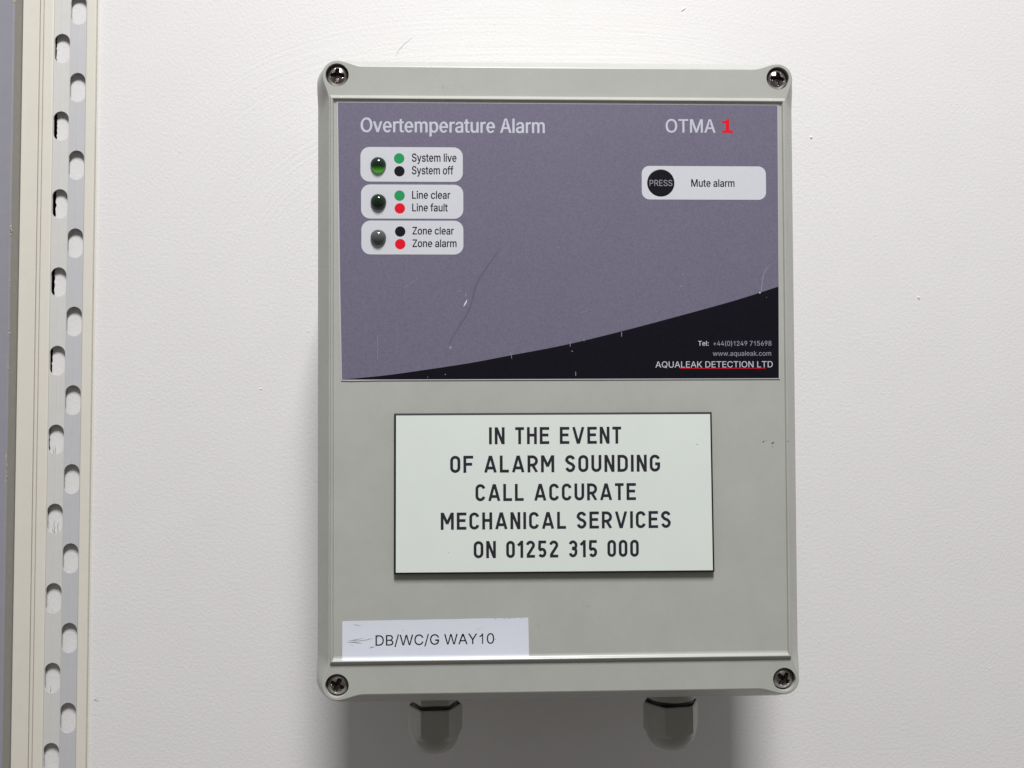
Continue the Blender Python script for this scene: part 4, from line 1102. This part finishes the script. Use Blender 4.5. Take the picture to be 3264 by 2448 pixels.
def glyph(c):
    """outer width and strokes of an engraver's capital, cap height 1, centre lines half a stroke inside"""
    h = SWD / 2
    T, Bm = 1 - h, h

    def bowl(w, top=True, bot=True):
        r = (w - SWD) / 2
        return r
    if c == 'I':
        return 0.165, [[(h, 0), (h, 1)]]
    if c == 'N':
        w = .58
        return w, [[(h, 0), (h, 1)], [(w - h, 0), (w - h, 1)], [(h + .015, 1), (w - h - .015, 0)]]
    if c == 'T':
        w = .52
        return w, [[(0, T), (w, T)], [(w / 2, 0), (w / 2, T)]]
    if c == 'H':
        w = .58
        return w, [[(h, 0), (h, 1)], [(w - h, 0), (w - h, 1)], [(h, .53), (w - h, .53)]]
    if c == 'E':
        w = .56
        return w, [[(w, T), (h, T), (h, Bm), (w, Bm)], [(h, .53), (w - .05, .53)]]
    if c == 'F':
        w = .56
        return w, [[(w, T), (h, T), (h, 0)], [(h, .5), (w - .06, .5)]]
    if c == 'L':
        w = .52
        return w, [[(h, 1), (h, Bm), (w, Bm)]]
    if c == 'V':
        w = .72
        return w, [[(h, 1), (w / 2 - .012, 0)], [(w - h, 1), (w / 2 + .012, 0)]]
    if c == 'A':
        w = .72
        return w, [[(h, 0), (w / 2 - .012, 1)], [(w - h, 0), (w / 2 + .012, 1)], [(.19, .27), (w - .19, .27)]]
    if c == 'M':
        w = .76
        return w, [[(h, 0), (h, 1)], [(w - h, 0), (w - h, 1)], [(h + .02, 1), (w / 2 + .01, .34)], [(w - h - .02, 1), (w / 2 - .01, .34)]]
    if c in 'O0':
        w = .58 if c == 'O' else .52
        r = w / 2 - h
        p = arc(w / 2, T - r, r, r, 0, 180) + arc(w / 2, Bm + r, r, r, 180, 360)
        return w, [p + [p[0]]]
    if c == 'U':
        w = .58
        r = w / 2 - h
        return w, [[(h, 1)] + arc(w / 2, Bm + r, r, r, 180, 360) + [(w - h, 1)]]
    if c == 'C':
        w = .58
        r = w / 2 - h
        return w, [arc(w / 2, T - r, r, r, 8, 180) + arc(w / 2, Bm + r, r, r, 180, 352)]
    if c == 'G':
        w = .60
        r = w / 2 - h
        return w, [arc(w / 2, T - r, r, r, 15, 180) + arc(w / 2, Bm + r, r, r, 180, 360) + [(w - h, .46), (w * .52, .46)]]
    if c == 'D':
        w = .60
        r = .24
        p = [(h, T)] + arc(w - h - r, T - r, r, r, 90, 0) + arc(w - h - r, Bm + r, r, r, 0, -90) + [(h, Bm)]
        return w, [p + [p[0]]]
    if c == 'R':
        w = .60
        r = (T - .43) / 2
        return w, [[(h, 0), (h, T)] + arc(w - h - r, T - r, r, r, 90, -90) + [(h * 2 + .001, .43)], [(w * .48, .43), (w - h * .9, 0)]]
    if c == 'S':
        w = .58
        r = w / 2 - h
        ru, rl = .225, .245
        return w, [arc(w / 2, T - ru, r, ru, 18, 180) + [(h + .05, .64), (.2, .555), (w - .2, .475), (w - h - .04, .40)] +
                   arc(w / 2, Bm + rl, r, rl, 0, -162)]
    if c == '1':
        w = .33
        return w, [[(w - h, 0), (w - h, 1)], [(.02, .72), (w - h + .02, .96)]]
    if c == '2':
        w = .54
        r = w / 2 - h
        return w, [arc(w / 2, T - r, r, r, 172, -20) + [(h + .02, Bm + .06)], [(h - .04, Bm), (w, Bm)]]
    if c == '5':
        w = .52
        r = w / 2 - h
        return w, [[(w - .02, T), (.12, T), (.10, .53)] + arc(w / 2, Bm + r + .03, r, r + .03, 125, -150)]
    if c == '3':
        w = .54
        r = w / 2 - h
        return w, [arc(w / 2, T - .215, r, .215, 160, -80, 10) + [(.22, .54)], [(.22, .54)] + arc(w / 2, Bm + .24, r, .24, 75, -160, 10)]
    return .45, []


def engrave(mb, s, x0, x1, base, cap, z):
    gap, space = 0.17, 0.45
    total = 0
    items = []
    for c in s:
        if c == ' ':
            total += space
            continue
        w, st = glyph(c)
        items.append((total, st))
        total += w + gap
    total -= gap
    kx = (x1 - x0) / total
    n = 0
    for off, st in items:
        for p in st:
            n += 1
            q = [(x0 + (off + a) * kx, base + b * cap) for a, b in p]
            stroke(mb, q, SWD * (kx + cap) / 2, z + 0.002 * (n % 6), 'engraving', ylim=(base, base + cap))


mb = MB()
for s, a, b, base, cap in (('IN THE EVENT', -23.89, 19.6, -21.97, 5.56), ('OF ALARM SOUNDING', -36.62, 32.42, -31.23, 5.56),
                           ('CALL ACCURATE', -28.38, 24.34, -40.52, 5.56), ('MECHANICAL SERVICES', -39.74, 35.8, -49.74, 5.56),
                           ('ON 01252 315 000', -29.02, 25.14, -59.08, 5.56)):
    engrave(mb, s, a, b, base, cap, 2.36)
mb.build('engraved_lettering', plate, BX, smooth=False)

# ---- paper tape label: lies on the sunken field and laps up the curve at its bottom
mb = MB()
prof = [(-79.2, .30), (-90.75, .30), (-91.1, .345), (-91.4, .465), (-91.72, .645), (-91.95, .865), (-92.06, 1.0)]
tilt = 0.0066
vs, fs = [], []
cols = 13
for k in range(cols):
    t = k / (cols - 1)
    for j, (y, z) in enumerate(prof):
        yy = y + ((-71.94 + 60.9 * t + 41.5) * tilt + random.uniform(-.05, .05) if j == 0 else 0)
        vs.append((-71.94 + (60.75 if j == 0 else 60.95) * t, yy, z))
n = len(prof)
for k in range(cols - 1):
    for j in range(n - 1):
        fs.append([k * n + j, k * n + j + 1, (k + 1) * n + j + 1, (k + 1) * n + j])
mb.add(vs, fs, 'paper')
ztop = 0.318
for p, w in (([(-70.3, -86.35), (-68, -86.3), (-65.5, -86.8)], .4), ([(-70.2, -85.9), (-67.5, -85.5), (-65, -85.0)], .25),
             ([(-69, -85.7), (-66.5, -85.9), (-64.0, -85.6), (-62, -85.1)], .22), ([(-63.2, -88.3), (-62.3, -88.0), (-61.4, -87.9)], .35),
             ([(-68.4, -80.5), (-67.2, -80.8), (-65.9, -80.9)], .2), ([(-26.6, -82.3), (-26.2, -81.9)], .2), ([(-69.5, -87.2), (-68, -87.5)], .2)):
    stroke(mb, p, w, ztop, 'smudge', taper=True)
for (x, y) in ((-52.2, -82.7), (-60.5, -84.9), (-63.4, -85.25), (-22, -86), (-35, -83.5), (-27.6, -82.6)):
    blob(mb, x, y, 0.16, ztop + .002, 'smudge')
for k in range(11):
    x = random.uniform(-25, -13)
    blob(mb, x, -79.2 + (x + 41.5) * tilt + random.uniform(-0.3, 0.1), random.uniform(.08, .2), ztop + .004, random.choice(('smudge', 'dirt')))
paper = mb.build('tape_label', box, BX, angle=60)
mb = MB()
put_text(mb, 'DB/WC/G WAY10', -61.16, -22.41, 0, 3.38, 0.335, 'ink')
mb.v = [(x, y - 87.42 + (x + 41.8) * 0.0055, z) for x, y, z in mb.v]
mb.build('lettering', paper, BX, smooth=False)
